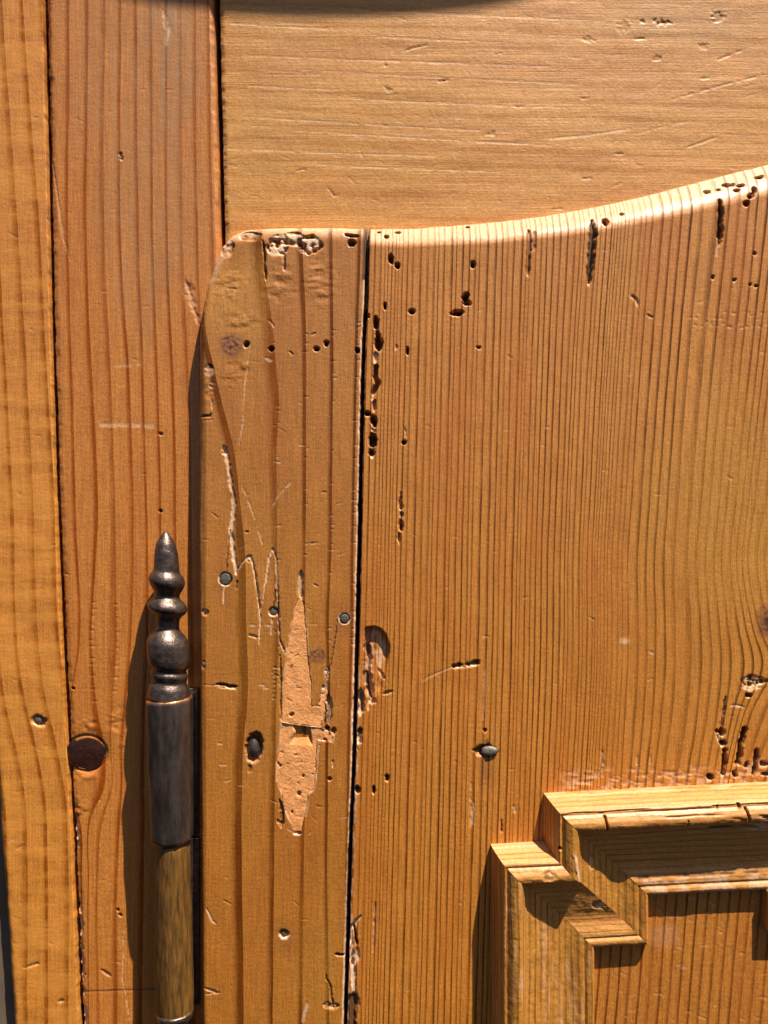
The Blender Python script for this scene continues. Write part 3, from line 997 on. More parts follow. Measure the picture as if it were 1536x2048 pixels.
# recess round the sunken wrought nail
sh.hole(508, 1495, 17, 31, 8, depth=12, dirt=.75, lip=.1, rough=.16)
sh.line([(500, 1530), (498, 1545)], 8, 2, dirt=.45)
sh.hole(568, 1868, 9, 10, depth=6, dirt=.35, lip=.8)
sh.line([(412, 1816), (425, 1842), (432, 1848)], 5, 1, raw=.6, rough=.3)
sh.line([(407, 1976), (425, 1982), (432, 1984)], 4, 3, raw=.6, dirt=.2)
sh.line([(412, 1988), (440, 1985)], 3, 1.5, raw=.3)
sh.line([(670, 1909), (692, 1911)], 4, 7, dirt=.9)
sh.line([(652, 1950), (660, 1975), (668, 2020)], 4, 3, dirt=.5, rough=.8)
sh.crumble(663, 2012, 20, 8, 5, .4, .5, 8)
sh.line([(616, 2005), (604, 2045)], 7, .8, raw=.55, rough=.2)
sh.crumble(407, 1330, 6, 10, 3, .5, .3, 9)
sh.nicks(45, 21, (410, 690, 520, 2030), 4, 1.4, 0.45)
# filler outline: the board is cut away under it
P_UP = [(597, 1195), (591, 1211), (585, 1243), (575, 1295), (570, 1348), (564, 1411), (564, 1444), (584, 1447), (640, 1454), (648, 1433), (649, 1406),
        (655, 1384), (652, 1377), (635, 1411), (622, 1413), (622, 1366), (617, 1322), (614, 1282), (610, 1243), (608, 1208), (602, 1196)]
P_LO = [(563, 1446), (561, 1488), (554, 1521), (554, 1565), (564, 1585), (566, 1610), (579, 1641), (590, 1663), (603, 1661), (608, 1638), (614, 1614),
        (616, 1588), (626, 1581), (631, 1554), (632, 1510), (635, 1480), (665, 1484), (666, 1468), (640, 1457), (584, 1450)]
w = sh.win(540, 680, 1140, 1680)
for P in (P_UP, P_LO):
    s_ = sdf(sh.X[w], sh.Y[w], P) + 2.0 * fbm(sh.X[w] / 8, sh.Y[w] / 8, 2, 2)
    sh.H[w] -= 6 * sstep(-0.5, 2.5, s_)
    sh.add(w, 'raw', 0.6 * (1 - sstep(0, 3.5, np.abs(s_ + 1))) * sstep(-.1, .12, fbm(sh.X[w] / 14, sh.Y[w] / 14, 6, 2)))
sh.line([(602, 1142), (601, 1160), (600, 1180), (603, 1200)], 9, 4, raw=.45, grey=.8, taper=True, rough=.3)
for (x, y, r_) in [(451, 1158, 12), (689, 1237, 9.5), (547, 1223, 8)]:
    sh.hole(x, y, r_ + 1.5, depth=6, dirt=.3, lip=0, rough=.05)
    w = sh.win(x - 22, x + 22, y - 22, y + 22)
    rr = np.hypot(sh.X[w] - x, sh.Y[w] - y)
    sh.add(w, 'raw', .8 * (1 - sstep(0, 2.2, np.abs(rr - r_ - 2.2) - .3)) * sstep(-.2, .1, fbm(sh.X[w] / 9, sh.Y[w] / 9, 3, 2)))
for (x, y) in [(451, 1158), (689, 1237), (507, 1495), (568, 1868)]:
    sh.stain('knot', x, y + 6, 26, 44, .35, 14)
edge_board = sh.build('plank', M_edge, door)

# filler itself: two worn pieces with a broken step between them
def filler(P, hbase, name):
    p = np.array(P)
    x0, x1, y0, y1 = p[:, 0].min() - 3, p[:, 0].max() + 3, p[:, 1].min() - 3, p[:, 1].max() + 3
    Y, X = np.meshgrid(np.arange(y0, y1, 1.6), np.arange(x0, x1, 1.6), indexing='ij')
    s = Sheet(X, Y, 0.0)
    d = sdf(X, Y, P) + 1.6 * fbm(X / 7, Y / 7, 3, 2)
    s.H += hbase + 2.2 * fbm(X / 22, Y / 26, 6, 3) - 9 * (1 - sstep(-2.6, -0.6, d))
    return s, d


s1, d1 = filler(P_UP, -0.9, 'filler')
s1.hole(583, 1430, 4, 5, 30, 5, .6, 0)
s1.line([(575, 1360), (584, 1330)], 3, 1.5, raw=0)
s1.nicks(24, 31, (570, 640, 1220, 1450), 3, 1.5, 0)
s1.build('filler_patch', M_putty, door)
s2, d2 = filler(P_LO, -1.6, 'filler')
Q = [(583, 1446), (620, 1454), (624, 1492), (612, 1470), (592, 1466)]
q = sdf(s2.X, s2.Y, Q)
s2.H -= 12 * sstep(-1, 2.5, q)
s2.att['dirt'] = np.maximum(s2.att['dirt'], (.5 * sstep(0, 3, q)).astype(np.float32))
Q2 = [(592, 1464), (612, 1469), (623, 1492), (600, 1492), (578, 1488)]
q2 = sdf(s2.X, s2.Y, Q2)
ramp_ = np.clip((1492 - s2.Y) / 26, 0, 1)
s2.H -= 7 * sstep(-2, 2, q2) * ramp_
for (x, y, r_) in [(633, 1535, 3), (606, 1553, 2.5), (598, 1588, 4), (584, 1625, 2.5), (560, 1532, 2.5), (556, 1527, 2), (650, 1482, 4)]:
    s2.hole(x, y, r_, r_ * 1.3, depth=5, dirt=.7, lip=0)
s2.nicks(26, 32, (560, 632, 1500, 1640), 3, 1.5, 0)
s2.build('filler_patch', M_putty, door)

lathe('nail_head', disc_prof(11, 2.0, .6), M_nail, door, at=pos(451, 1158, -2.4), axis_dir=OUT, seg=28, wob=.04, seed=1)
lathe('nail_head', disc_prof(8.8, 2.0, .6), M_nail, door, at=pos(689, 1237, -2.0), axis_dir=OUT, seg=28, wob=.04, seed=2)
lathe('nail_head', disc_prof(6.5, 2.0, .8), M_nail, door, at=pos(547, 1223, -4.5), axis_dir=OUT, seg=24, wob=.06, seed=3)
lathe('nail_head', disc_prof(5.5, 2.0, .6), M_nail, door, at=pos(568, 1866, -5.0), axis_dir=OUT, seg=20, wob=.08, seed=4)
lathe('wrought_nail', disc_prof(13, 2.0, 8.0, 10), M_slug, door, at=pos(507, 1498, -9), axis_dir=OUT, seg=32, wob=.10, squash=(1.05, 1.85), seed=5)

# ---- main board (right of the crack)
vs_ = axis((-14, 20, 1.3), (20, 1250, 2.0), (1250, 1640, 2.6), (1640, 2080, 12))
us_ = axis((0, 8, 1.0), (8, 96, 1.7), (96, 815, 2.2), (815, 1180, 14))
V_, U_ = np.meshgrid(vs_, us_, indexing='ij')
Y = V_ + curve(TOP, np.clip(735 + U_, 640, 1900))
# bend the rows back to level below the curved top
k_lvl = np.clip(1 - V_ / 900, 0, 1)
Y = V_ + 458 + (curve(TOP, np.clip(735 + U_, 640, 1900)) - 458) * np.where(V_ < 0, 1, k_lvl**1.0)
GAP = 2.3 - 1.5 * (1 - sstep(480, 640, Y))
X = U_ + curve(CR, Y) + GAP - 2.5 * fbm(Y / 26, Y * 0, 5, 3) * (1 - np.clip(U_ / 10, 0, 1))
sh = Sheet(X, Y, 0.0)
topy = curve(TOP, np.clip(X, 640, 1900))
slope = 0.12
d = (Y - topy) * 0.985 + 1.6 * fbm(X / 24, Y / 24, 2, 3)
Rt = curve(RT, np.clip(X, 640, 1900))
e = np.clip(1 - d / Rt, 0, 1)
sh.H += 2.6 * fbm(X / 90, Y / 160, 5, 3)
sh.H -= Rt * 0.62 * e**1.6
sh.H -= 70 * (1 - sstep(-3.5, 0.8, d))
ux = X - curve(CR, Y) - GAP
sh.H -= 55 * (1 - sstep(-.5, 3.0, ux + 2.5 * fbm(Y / 10, Y * 0, 1, 2)))
# rings: tight at the left, wide towards the knot on the right
rr = random.Random(77)
linesx = [640.0]
while linesx[-1] < 1900:
    x = linesx[-1]
    base = np.interp(x, [640, 780, 800, 1000, 1030, 1140, 1160, 1212, 1225, 1300, 1340, 1900], [8.5, 9, 11, 11.5, 10.5, 10.5, 7, 7, 14, 16, 19, 21])
    linesx.append(x + base * rr.choice((0.65, 0.85, 0.95, 1.0, 1.05, 1.2, 1.4)) * rr.uniform(.92, 1.08))
# rows follow Y per vertex, so evaluate the line family per vertex through a lookup on a level grid
gy = np.arange(240, 2560, 4.0)
gx = np.arange(620, 1960, 4.0)
GYm, GXm = np.meshgrid(gy, gx, indexing='ij')
G = field(GXm, np.clip(GYm, 300, 2100), TY, TRACKS)
fx = np.clip((X - gx[0]) / 4.0, 0, len(gx) - 2.001)
fy = np.clip((Y - gy[0]) / 4.0, 0, len(gy) - 2.001)
ix, iy = fx.astype(int), fy.astype(int)
fx -= ix
fy -= iy
g = (G[iy, ix] * (1 - fx) + G[iy, ix + 1] * fx) * (1 - fy) + (G[iy + 1, ix] * (1 - fx) + G[iy + 1, ix + 1] * fx) * fy
g = g + 2.2 * fbm(X / 70, Y / 500, 2, 2)
sh.ring = np.interp(g, linesx, np.arange(len(linesx))).astype(np.float32) + 200
# sunlit arris: its brightness painted pale, the end grain still ruled across it
AL = (slice(None), slice(None))
sh.add(AL, 'raw', 0.66 * (1 - sstep(Rt * .45, Rt * 1.0, d + 16 * fbm(X / 40, Y / 24, 3, 3))))
sh.add(AL, 'dirt', 0.8 * (1 - sstep(2, 7, ux + 4 * fbm(Y / 15, Y * 0, 4, 3))) * (Y < 600))
sh.add(AL, 'raw', 0.85 * (1 - sstep(2.5, 7, ux + 6 * fbm(Y / 15, Y * 0, 4, 3))) * (Y > 1330))
sh.stain('amber', 1480, 1040, 230, 330, 0.8, 90)
sh.stain('amber', 1380, 1200, 260, 520, 0.3, 90)
sh.knot(1545, 1245, 34, 40, 1.0, dirt=.85, bump=1.0)
# worm holes
for (x, y, a, c, an) in [(752, 645, 6, 13, 0), (757, 686, 8, 17, -6), (735, 828, 6, 5.5, 0), (747, 842, 6, 11, -15), (746, 882, 8, 15, 0), (743, 905, 6, 8, 0),
                         (782, 518, 5, 10, -12), (795, 531, 5.5, 6, 0), (946, 529, 5, 7, 0), (931, 594, 6, 9, 20), (934, 606, 8, 5.5, 20),
                         (915, 626, 13, 6, -4), (823, 623, 7, 5, 10), (770, 612, 3, 7, 0), (957, 695, 4, 3, 0), (815, 702, 2.6, 8, 0), (808, 885, 4.5, 4.5, 0),
                         (758, 459, 4, 3, 0), (796, 459, 6, 3, 0), (773, 470, 4.5, 4.5, 0), (938, 446, 4, 2.5, 0), (1213, 442, 6, 9, 10), (1247, 424, 5, 3, 0),
                         (1425, 555, 3, 3.5, 0), (1468, 560, 3, 3, 0), (1500, 569, 2.6, 2.6, 0), (1512, 572, 2.6, 2.6, 0), (1509, 508, 3, 3, 0),
                         (1462, 362, 8, 5, 0), (1474, 361, 5, 4, 0), (1488, 365, 8, 4, -10), (1444, 373, 5, 3, 0), (1478, 377, 6, 3, -10), (1421, 377, 6, 4, 0),
                         (1530, 345, 9, 4, -15), (1511, 378, 4, 8, 10), (1503, 391, 7, 5, -40), (1493, 407, 6, 6, 0), (737, 632, 3, 4, 0), (748, 1580, 3, 8, 0),
                         (715, 1580, 5.5, 8, 0), (774, 1556, 4, 7, 0), (1497, 1391, 6, 5, -10), (1444, 1465, 6, 8, 10), (1421, 1554, 7, 6, 20), (1530, 1528, 8, 9, 0),
                         (1532, 1548, 8, 7, 0), (1434, 1462, 3, 4, 0), (1470, 1548, 5, 8, -10), (1494, 1530, 4, 6, 20), (970, 1461, 2.5, 4, 0)]:
    sh.hole(x, y, a, c, an, depth=18, dirt=.92)
sh.line([(755, 660), (753, 675)], 5, 8, dirt=.4, raw=.2)
sh.line([(752, 705), (750, 725)], 8, 4, raw=.9)
sh.line([(751, 735), (749, 752), (755, 768), (746, 785)], 9, 11, dirt=.55, taper=False)
sh.line([(746, 790), (742, 800)], 5, 3, raw=.8)
sh.line([(749, 800), (747, 822)], 7, 6, raw=.3, dirt=.2)
sh.line([(744, 856), (750, 864)], 4, 3, raw=.7)
sh.line([(741, 905), (746, 916)], 7, 3, raw=1.0)
sh.line([(750, 855), (752, 835)], 4, 4, dirt=.3)
sh.line([(809, 855), (811, 875)], 2.4, 2, raw=.6)
sh.line([(802, 985), (800, 1010), (803, 1040), (800, 1062), (797, 1092)], 5, 6, raw=.5, dirt=.35, gap=.35, rough=1)
sh.hole(803, 1055, 4, 9, 5, 8, .6)
sh.line([(793, 690), (792, 700)], 6, 2, raw=.6)
# dark wedges and splits running down from the arris
sh.line([(1187, 436), (1186, 470), (1182, 520), (1178, 566)], 12, 9, dirt=.85, rough=.5, grey=.4)
sh.line([(1181, 545), (1177, 572)], 3, 2, raw=.7)
sh.line([(1059, 458), (1058, 500), (1055, 550)], 9, 5, dirt=.45, rough=.5)
sh.line([(1070, 460), (1068, 500)], 5, 3, dirt=.5)
sh.line([(1441, 398), (1441, 440), (1438, 490)], 10, 11, dirt=.95, rough=.6)
sh.line([(1437, 480), (1434, 510)], 3, 2, raw=.5)
# torn scoop near the crack
U = [(730, 1262), (738, 1254), (750, 1253), (762, 1258), (772, 1270), (779, 1290), (779, 1306), (768, 1350), (760, 1390), (748, 1405), (738, 1395), (731, 1330)]
w = sh.win(715, 800, 1240, 1420)
s_ = sdf(sh.X[w], sh.Y[w], U) + 2.0 * fbm(sh.X[w] / 8, sh.Y[w] / 8, 3, 2)
fade = np.clip((1395 - sh.Y[w]) / 120, 0, 1)
sh.H[w] -= sstep(-1.2, 2.0, s_) * (9 * fade + 3 + 4 * fbm(sh.X[w] / 7, sh.Y[w] / 22, 5, 3)) * sstep(0, .2, fade)
sh.add(w, 'raw', .55 * sstep(6, 10, s_) * sstep(-.05, .12, fbm(sh.X[w] / 9, sh.Y[w] / 26, 1, 3)))
sh.line([(736, 1262), (735, 1290), (737, 1320), (733, 1345), (738, 1375), (742, 1400)], 13, 9, raw=.55, dirt=.2, taper=False, rough=.8)
sh.line([(736, 1290), (738, 1312)], 8, 6, dirt=.7)
sh.line([(732, 1345), (736, 1375), (742, 1398)], 8, 8, dirt=.75)
sh.knot(738, 1330, 9, 13, .7, bump=1)
sh.line([(738, 1400), (736, 1420)], 5, 3, raw=.7)
sh.line([(757, 1340), (768, 1358)], 6, 3, raw=.6)
sh.line([(767, 1388), (785, 1382)], 6, 4, dirt=.35, raw=.5)
sh.line([(720, 1378), (722, 1400), (720, 1430)], 10, 7, raw=.9, dirt=.25, rough=.8)
sh.line([(723, 1385), (723, 1425)], 5, 6, dirt=.6)
sh.line([(719, 1455), (716, 1500)], 9, 6, raw=.9, rough=.8, gap=.3)
sh.hole(720, 1463, 5, 6, 0, 10, .8)
sh.line([(706, 1600), (705, 1640), (704, 1700), (703, 1780)], 4, 4, raw=.7, gap=.35)
sh.line([(722, 1832), (710, 1845), (702, 1860), (705, 1890), (702, 1915), (707, 1935)], 8, 5, raw=1, rough=.7)
sh.line([(708, 1850), (711, 1880), (715, 1890)], 5, 7, dirt=.8)
sh.line([(716, 1895), (712, 1920), (705, 1930), (708, 1980), (712, 2010)], 10, 4, raw=1, rough=.6)
sh.line([(705, 2000), (703, 2040), (706, 2070)], 20, 8, dirt=.8, rough=.5, taper=False)
sh.line([(750, 1805), (749, 1850), (747, 1905)], 4, 3, raw=.3, dirt=.4)
sh.line([(905, 1333), (916, 1331), (926, 1330)], 7, 9, dirt=.6, rough=.9)
sh.line([(932, 1329), (945, 1326), (959, 1322)], 7, 9, dirt=.6, rough=.9)
sh.line([(907, 1338), (958, 1329)], 4, 1, raw=.9, gap=.3, rough=.9)
sh.line([(847, 1360), (875, 1346), (905, 1334)], 2.6, 1, raw=.5, rough=.3)
sh.line([(970, 1330), (969, 1400), (966, 1440)], 2.6, 1.4, raw=.45, dirt=.0, rough=.2)
sh.line([(948, 1604), (946, 1630), (944, 1650)], 3, 1.5, raw=.9)
sh.line([(942, 1560), (942, 1660)], 2.4, 1.5, raw=.4, gap=.3)
sh.line([(1003, 1640), (1003, 1665)], 3, 4, dirt=.7)
sh.line([(1027, 1610), (1030, 1626)], 6, 1.2, raw=.5)
sh.knot(972, 1502, 26, 20, .45, bump=0)
sh.hole(972, 1502, 20, 13, 0, 8, .6, 0)
sh.line([(975, 1478), (976, 1500), (972, 1525)], 13, .6, dirt=.55, rough=.8)
sh.line([(945, 1500), (975, 1502)], 6, 3, dirt=.6, rough=.8)
sh.line([(972, 1520), (970, 1560)], 18, .2, dirt=.22, rough=.6)
sh.knot(973, 1545, 22, 40, .25, bump=0)
# worm-eaten corner above the moulding
sh.line([(1452, 1394), (1446, 1430), (1441, 1462)], 5, 5, dirt=.35, raw=.2)
sh.crumble(1505, 1362, 24, 13, 9, .6, .6, 8)
sh.line([(1484, 1374), (1500, 1379), (1522, 1374)], 6, 1.5, raw=1, rough=.7)
sh.line([(1460, 1412), (1475, 1411), (1487, 1414)], 4, 1.2, raw=.9)
sh.line([(1433, 1467), (1437, 1480), (1446, 1496)], 5, 3, raw=1, rough=.7)
sh.hole(1447, 1486, 6, 7, -30, 14, .9)
sh.line([(1450, 1502), (1449, 1520), (1446, 1548)], 8, 14, dirt=.85, taper=False)
sh.line([(1490, 1458), (1484, 1480), (1480, 1505), (1476, 1526)], 9, 14, dirt=.9, taper=False)
sh.line([(1513, 1500), (1511, 1525), (1508, 1548)], 9, 14, dirt=.9, taper=False)
w = sh.win(1050, 1600, 1500, 1600)
band = sstep(1105, 1150, sh.X[w]) * sstep(1515, 1545, sh.Y[w] + 26 * fbm(sh.X[w] / 30, sh.Y[w] / 20, 1, 3) + (sh.X[w] - 1450) * .05) * sstep(-.08, .12, fbm(sh.X[w] / 14, sh.Y[w] / 7, 4, 3))
sh.add(w, 'raw', .4 * band)
sh.H[w] -= band * 1.3
for (x, y) in [(1205, 1510), (1206, 1530), (1205, 1545), (1275, 1522), (1300, 1520), (1170, 1555)]:
    sh.line([(x, y - 10), (x - 1, y + 10)], 3, 2, raw=.6, dirt=.2)
sh.stain('raw', 1250, 1282, 14, 9, .8, 20)
sh.line([(1298, 1302), (1308, 1309)], 3, 1, raw=.8)
sh.line([(1262, 590), (1272, 600), (1276, 612)], 5, 2, raw=.4)
sh.line([(1294, 630), (1306, 636)], 4, 2, raw=.4)
sh.nicks(80, 41, (745, 1536, 480, 2000), 3, 1.3, 0.4)
for k in range(40):
    y = 620 + 5 * rr.random() + 38 * rr.random()
    sh.line([(1380 + k * 4, y), (1384 + k * 4, y + 1)], 2.5, 1, raw=.3)
# the field behind the moulding steps back to leave room for the panel
w = sh.win(1120, 2000, 1620, 2600)
inn = np.minimum(sh.X[w] - 1120 - 105 * (sh.Y[w] < 1775), sh.Y[w] - 1660 + 0.05 * (sh.X[w] - 1100))
sh.H[w] -= 50 * sstep(0, 14, inn)
main = sh.build('plank', M_main, door)
lathe('nail_head', [(-6, 9), (2, 11), (5, 12), (7, 11.5), (9, 9.5), (10.5, 6), (11, 2), (11, 0.001)], M_nail, door,
      at=pos(979, 1501, -6), axis_dir=(-0.1, -1, .25), seg=24, wob=.16, squash=(1.5, .85), seed=6)

# ---- raised panel field
ys = axis((1700, 2048, 2.4), (2048, 2450, 12))
xs = axis((1150, 1536, 2.4), (1536, 1900, 12))
Y, X = np.meshgrid(ys, xs, indexing='ij')
sh = Sheet(X, Y, 17.0)
sh.ring = (X + 0.085 * (Y - 1800) + 9 * fbm(X / 80, Y / 500, 3, 2) - 0.00004 * (X - 1150)**2) / 20.5 + 400
sh.H += 1.5 * fbm(X / 80, Y / 120, 6, 3)
sh.nicks(50, 61, (1190, 1536, 1790, 2040), 4, 1.2, 0.5)
sh.stain('raw', 1330, 1870, 40, 30, .15, 20)
sh.build('panel', M_panel, door)

# ---- mitred moulding strips
PROF = [(-2, -12), (-2, 8), (0, 16), (4, 31), (10, 47), (16, 58), (18.5, 60), (21, 57.5), (23, 58.5), (28, 64), (35, 68.5), (42, 70), (48, 68.5), (53, 63.5), (56, 57), (58, 52),
        (63, 48), (73, 44.5), (91, 39.5), (110, 34.5), (126, 30), (138, 27.5), (150, 28), (160, 30.5), (170, 33), (176, 33), (178, 31), (180, 32), (184, 35), (190, 36), (195, 34), (198, 29), (199, 20), (199, -60)]


def dense(prof, step=1.7):
    p = np.array(prof, float)
    L = np.concatenate([[0], np.cumsum(np.hypot(*(p[1:] - p[:-1]).T))])
    n = int(L[-1] / step)
    t = np.linspace(0, L[-1], n)
    t = np.unique(np.concatenate([t]))
    return np.stack([np.interp(t, L, p[:, 0]), np.interp(t, L, p[:, 1])], 1), t


DP, DT = dense(PROF)
PATH = [np.array(p, float) for p in [(983, 2450), (983, 1689), (1089, 1684), (1089, 1588), (1900, 1546)]]


def offset_pt(i, s):
    """mitre point i of the path moved inward (to the right of travel) by s"""
    def nrm(a, b):
        d = (b - a) / np.hypot(*(b - a))
        return d, np.array([-d[1], d[0]])
    if i == 0:
        d, n = nrm(PATH[0], PATH[1])
        return PATH[0] + n * s
    if i == len(PATH) - 1:
        d, n = nrm(PATH[-2], PATH[-1])
        return PATH[-1] + n * s
    d0, n0 = nrm(PATH[i - 1], PATH[i])
    d1, n1 = nrm(PATH[i], PATH[i + 1])
    k = s / (1 + n0 @ n1)
    return PATH[i] + (n0 + n1) * k


def moulding(i, mat, seed, wear=None, fine=2.2):
    a = np.array([offset_pt(i, s) for s, h in DP])
    c = np.array([offset_pt(i + 1, s) for s, h in DP])
    L = np.hypot(*(PATH[i + 1] - PATH[i])) + 100
    n = int(L / fine)
    t = np.linspace(0, 1, n)
    T = t[None, :]
    d = (PATH[i + 1] - PATH[i]) / np.hypot(*(PATH[i + 1] - PATH[i]))
    nn = np.array([-d[1], d[0]])
    # keep a hair of daylight at the mitres
    eps = 0.6 / L
    T = eps + T * (1 - 2 * eps)
    Xs = a[:, 0][:, None] * (1 - T) + c[:, 0][:, None] * T
    Ys = a[:, 1][:, None] * (1 - T) + c[:, 1][:, None] * T
    Hs = np.repeat(DP[:, 1][:, None], n, 1)
    s_arc = np.repeat(DT[:, None], n, 1)
    along = (Xs * d[0] + Ys * d[1])
    top = np.clip((Hs + 10) / 40, 0, 1)
    Hs = Hs + 1.8 * fbm(along / 60, s_arc / 14, seed, 3) + 1.0 * fbm(along / 9, s_arc / 9, seed + 2, 2) * top
    Ys = Ys + 2.2 * fbm(along / 90, along * 0, seed + 1, 3)
    raw = np.zeros(Xs.shape, np.float32)
    dirt = np.zeros(Xs.shape, np.float32)
    if wear:
        Hs, raw, dirt = wear(Xs, Ys, Hs, s_arc, along, raw, dirt)
    # mitre ends go dark and slightly rounded
    e0 = np.minimum(T, 1 - T) * L
    ring = (s_arc + 10 * fbm(along / 240, s_arc / 50, seed + 3, 2)) / 13.0 + 500 + 60 * i
    V = np.stack([(Xs - 768) * S, -Hs * S, (1024 - Ys) * S], -1)
    z = np.zeros(Xs.shape, np.float32)
    return grid_object('moulding_strip', V, mat, door, {'ring': ring, 'raw': raw, 'dirt': dirt, 'knot': z, 'amber': z + .25 * (fbm(along / 120, s_arc / 40, 2, 2) > 0), 'grey': z}, flip=True)


def wear_top(X, Y, H, s, al, raw, dirt):
    def notch(x, wd, s0, s1, dep, lean=0.0):
        nonlocal H, dirt
        m = (1 - sstep(wd * .4, wd, np.abs(X - x - lean * (s - s0) + 1.2 * fbm(s / 6, X / 9, 2, 2)))) * sstep(s0 - 2, s0 + 2, s) * (1 - sstep(s1 - 2, s1 + 2, s))
        H = H - dep * m
        dirt = np.maximum(dirt, .75 * m)
    S0 = 82                                            # arc position where the bead begins
    notch(1192, 2.6, S0 + 4, S0 + 40, 9, .15)
    notch(1463, 2.6, S0 + 2, S0 + 34, 9, .2)
    notch(1450, 4, S0 - 10, S0 + 4, 6, .2)
    notch(1410, 2, S0 - 8, S0 + 1, 4)
    notch(1350, 1.6, S0 + 20, S0 + 36, 3)
    # splintered run of the bead towards the right
    m = sstep(1420, 1520, X + 60 * fbm(X / 30, s / 8, 3, 3)) * sstep(S0 + 14, S0 + 24, s) * (1 - sstep(S0 + 60, S0 + 75, s))
    n = fbm(X / 22, s / 5, 4, 3)
    H = H - m * (3 + 16 * np.clip(n + .05, 0, .4))
    dirt = np.maximum(dirt, .65 * m * sstep(.02, .16, n))
    raw = np.maximum(raw, .6 * m * sstep(.0, .14, -n))
    # long surface cracks in the upper bevel and the quirk
    for (s0, x0, x1, dp, sc) in [(24, 1150, 1420, 2.5, 70), (34, 1330, 1600, 3, 60), (S0 - 6, 1110, 1600, 3.5, 120), (S0 + 14, 1260, 1430, 3, 80)]:
        ln = np.abs(s - s0 - 7 * fbm(X / sc, X * 0, int(s0), 3))
        m = (1 - sstep(.6, 2.2, ln)) * sstep(x0, x0 + 30, X) * (1 - sstep(x1 - 30, x1, X)) * sstep(-.18, .05, fbm(X / 40, X * 0, int(s0) + 2, 2))
        H = H - dp * m
        dirt = np.maximum(dirt, .45 * m)
    # splintered slot in the shaded hollow
    m = (1 - sstep(2, 5, np.abs(s - S0 - 56 + 3 * fbm(X / 12, X * 0, 6, 2)))) * sstep(1396, 1402, X) * (1 - sstep(1432, 1460, X))
    H = H - 7 * m
    dirt = np.maximum(dirt, .7 * m)
    # dust caught behind the lip
    m = (1 - sstep(1, 4, np.abs(s - (S0 + 157) - 2 * fbm(X / 14, X * 0, 5, 3)))) * sstep(-.05, .15, fbm(X / 26, X * 0, 1, 3))
    dirt = np.maximum(dirt, .8 * m)
    raw = np.maximum(raw, .5 * (s > S0 + 160) * sstep(-.1, .1, fbm(X / 20, s / 20, 2, 2)))
    raw = np.maximum(raw, .35 * (1 - sstep(24, 50, s)) * sstep(-.1, .15, fbm(X / 40, s / 12, 6, 3)))
    return H, raw, dirt


def wear_short(X, Y, H, s, al, raw, dirt):
    n = fbm(X / 10, s / 8, 3, 3)
    for (x, s0, r_) in [(1122, 58, 11), (1085, 100, 10), (1190, 190, 10), (1248, 205, 10)]:
        m = 1 - sstep(.5, 1.1, np.hypot((X - x) / (r_ * 1.6), (s - s0) / r_) + n * .8)
        H = H - 3.5 * m
        raw = np.maximum(raw, .7 * m * sstep(-.05, .1, n))
        dirt = np.maximum(dirt, .4 * m * sstep(0, .12, -n))
    raw = np.maximum(raw, .3 * (1 - sstep(30, 50, s)))
    return H, raw, dirt


def wear_leg(X, Y, H, s, al, raw, dirt):
    n = fbm(X / 14, Y / 60, 3, 3)
    H = H + 2.0 * n
    ln = np.abs(s - 44 - 4 * fbm(Y / 60, Y * 0, 2, 3))
    dirt = np.maximum(dirt, .3 * (1 - sstep(1, 4, ln)))
    raw = np.maximum(raw, .22 * sstep(.05, .2, fbm(s / 6, Y / 70, 5, 3)))
    return H, raw, dirt


def wear_riser(X, Y, H, s, al, raw, dirt):
    m = 1 - sstep(.4, 1, np.hypot((X - 1107) / 3.5, (Y - 1672) / 5))
    H = H - 6 * m
    dirt = np.maximum(dirt, .9 * m)
    ln = np.abs(X - 1136 - (Y - 1700) * .18 + 4 * fbm(Y / 12, Y * 0, 3, 2))
    m2 = (1 - sstep(1.5, 5, ln)) * sstep(1675, 1690, Y) * (1 - sstep(1730, 1745, Y))
    raw = np.maximum(raw, .8 * m2)
    H = H + 2 * m2
    m3 = 1 - sstep(.5, 1.1, np.hypot((X - 1172) / 6, (Y - 1705) / 14) + .6 * fbm(X / 6, Y / 6, 2, 2))
    H = H - 5 * m3
    raw = np.maximum(raw, .6 * m3)
    raw = np.maximum(raw, .7 * (1 - sstep(16, 26, s)) * sstep(-.05, .1, fbm(X / 9, Y / 9, 5, 2)))
    return H, raw, dirt


moulding(0, M_mould_z, 1, wear_leg)
moulding(1, M_mould_x, 2, wear_short, 1.6)
moulding(2, M_mould_z, 3, wear_riser, 1.6)
moulding(3, M_mould_x, 4, wear_top)
bl = box('corner_block', 1516, 1760, 1762, 1842, 9, 40, M_mould_z, door, 4)

# ================================================================== HINGE
AX0 = pos(332, 1063, 6)
AX1 = pos(351, 2060, 4)
ax_dir = (AX1 - AX0).normalized()


def along_hinge(py):
    t = (py - 1063) / (2060 - 1063)
    return AX0.lerp(AX1, t)


def hinge_part(name, rows, mat, **kw):
    y0 = rows[0][0]
    return lathe(name, [(r_[0] - y0, r_[1]) for r_ in rows], mat, hinge, at=along_hinge(y0), axis_dir=ax_dir, **kw)


def smooth_rows(rows, step=1.6):
    ys_ = np.arange(rows[0][0], rows[-1][0] + .01, step)
    p = np.array(rows, float)
    r_ = np.interp(ys_, p[:, 0], p[:, 1])
    k = np.array([1, 2, 3, 2, 1]) / 9
    rp = np.convolve(np.pad(r_, 2, mode='edge'), k, 'valid')
    rp[0] = max(rows[0][1], 0.01)
    rp[-1] = rows[-1][1]
    return list(zip(ys_, rp))


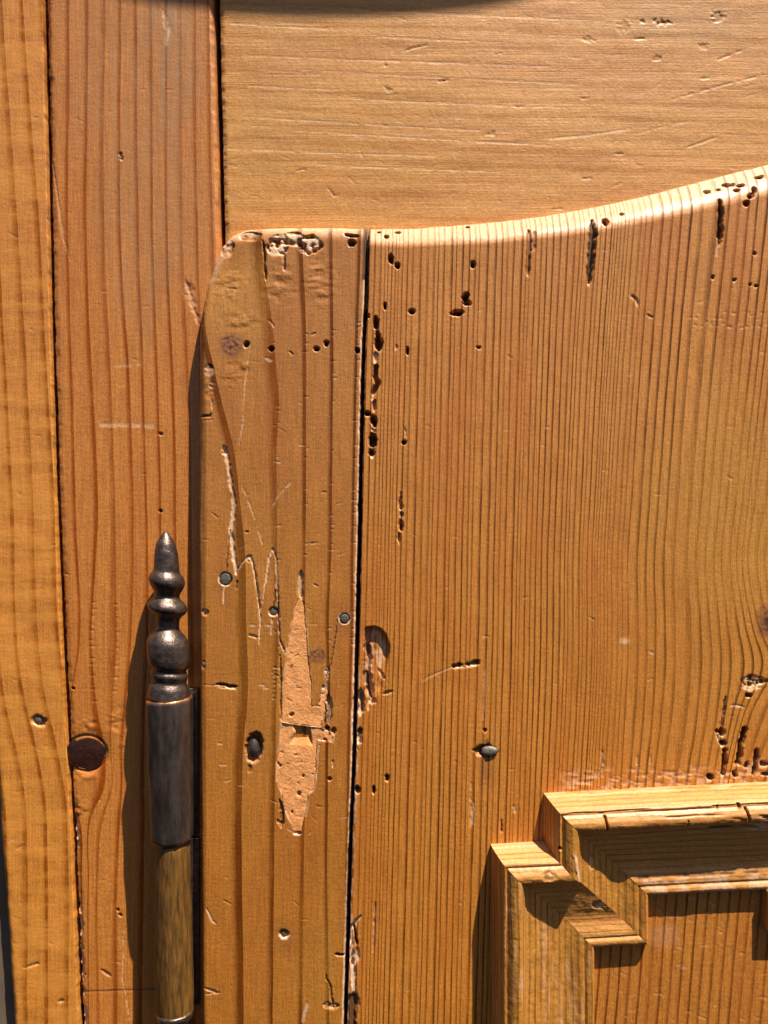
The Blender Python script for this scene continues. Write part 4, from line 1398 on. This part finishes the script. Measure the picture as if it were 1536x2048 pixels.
fin = [(1062, 0.01), (1064, 4), (1072, 10), (1080, 15), (1088, 19), (1104, 22.5), (1122, 24), (1142, 25), (1146, 28), (1151, 32), (1157, 34.5), (1163, 35), (1170, 33), (1178, 29),
       (1187, 24), (1193, 23.5), (1197, 27), (1203, 34), (1211, 38.5), (1217, 38.5), (1223, 35), (1230, 27), (1238, 22.5), (1253, 21.5), (1258, 23), (1265, 30), (1274, 37), (1284, 41),
       (1300, 42), (1316, 41.5), (1326, 40), (1333, 37), (1337, 33.5), (1340, 33), (1343, 37), (1348, 37.5), (1355, 35.5), (1361, 33.5), (1365, 36), (1372, 40), (1384, 42), (1392, 43), (1398, 43.5), (1400, 20)]
hinge_part('finial', smooth_rows(fin), M_iron, seg=72, wob=.035, lean=-.16, seed=3)
kn = [(1393, 37), (1393.2, 40), (1394, 43), (1396, 46), (1400, 46.5), (1440, 46.5), (1520, 45.5), (1600, 44), (1660, 42.5), (1674, 42), (1678, 39.5), (1681, 37), (1682, 30)]
dn = []
for (a0, r0), (a1, r1) in zip(kn[:-1], kn[1:]):
    m_ = max(1, int((a1 - a0) / 4))
    for j in range(m_):
        dn.append((a0 + (a1 - a0) * j / m_, r0 + (r1 - r0) * j / m_))
dn.append(kn[-1])
hinge_part('upper_knuckle', dn, M_steel, seg=96, wob=.03, lean=.02, seed=5, facets=9,
           attr=[1.0 if y_ < 1396 else max(0, .5 - (y_ - 1396) / 10) for y_, _ in dn])
lk = [(1680, 28), (1684, 33), (1688, 35), (1700, 35.5), (1850, 36), (1990, 36.5), (2012, 36), (2016, 35.5), (2018, 36.5), (2021, 36.5), (2023, 34), (2026, 30)]
dn = []
for (a0, r0), (a1, r1) in zip(lk[:-1], lk[1:]):
    m_ = max(1, int((a1 - a0) / 4))
    for j in range(m_):
        dn.append((a0 + (a1 - a0) * j / m_, r0 + (r1 - r0) * j / m_))
dn.append(lk[-1])
hinge_part('lower_knuckle', dn, M_brass, seg=72, wob=.05, lean=.02, seed=1)
hinge_part('washer', [(2017, 20), (2017, 36.5), (2020, 37.5), (2030, 37), (2033, 35), (2034, 20)], M_iron, seg=48, wob=.06, seed=6)
hinge_part('finial', [(2030, 20), (2034, 26), (2040, 29), (2060, 30), (2090, 34), (2120, 28), (2150, 22), (2170, 10), (2178, .01)], M_iron, seg=48, wob=.05, seed=7)
box('leaf', 360, 389, 1384, 1684, -52, -30, M_iron, hinge, 2)
box('leaf', 366, 391, 1690, 2030, -52, -32, M_iron, hinge, 2)

# ================================================================== behind: grey wall showing at the lower left
wl_o = box('wall', -1500, 60, -1500, 3600, -420, -78, M_wall, None, 2)
wl_o['kind'] = 'structure'
wl_o['label'] = 'plain grey wall beside the cupboard at lower left'

print('triangles', sum(len(o.data.polygons) * 2 for o in bpy.data.objects if o.type == 'MESH'))
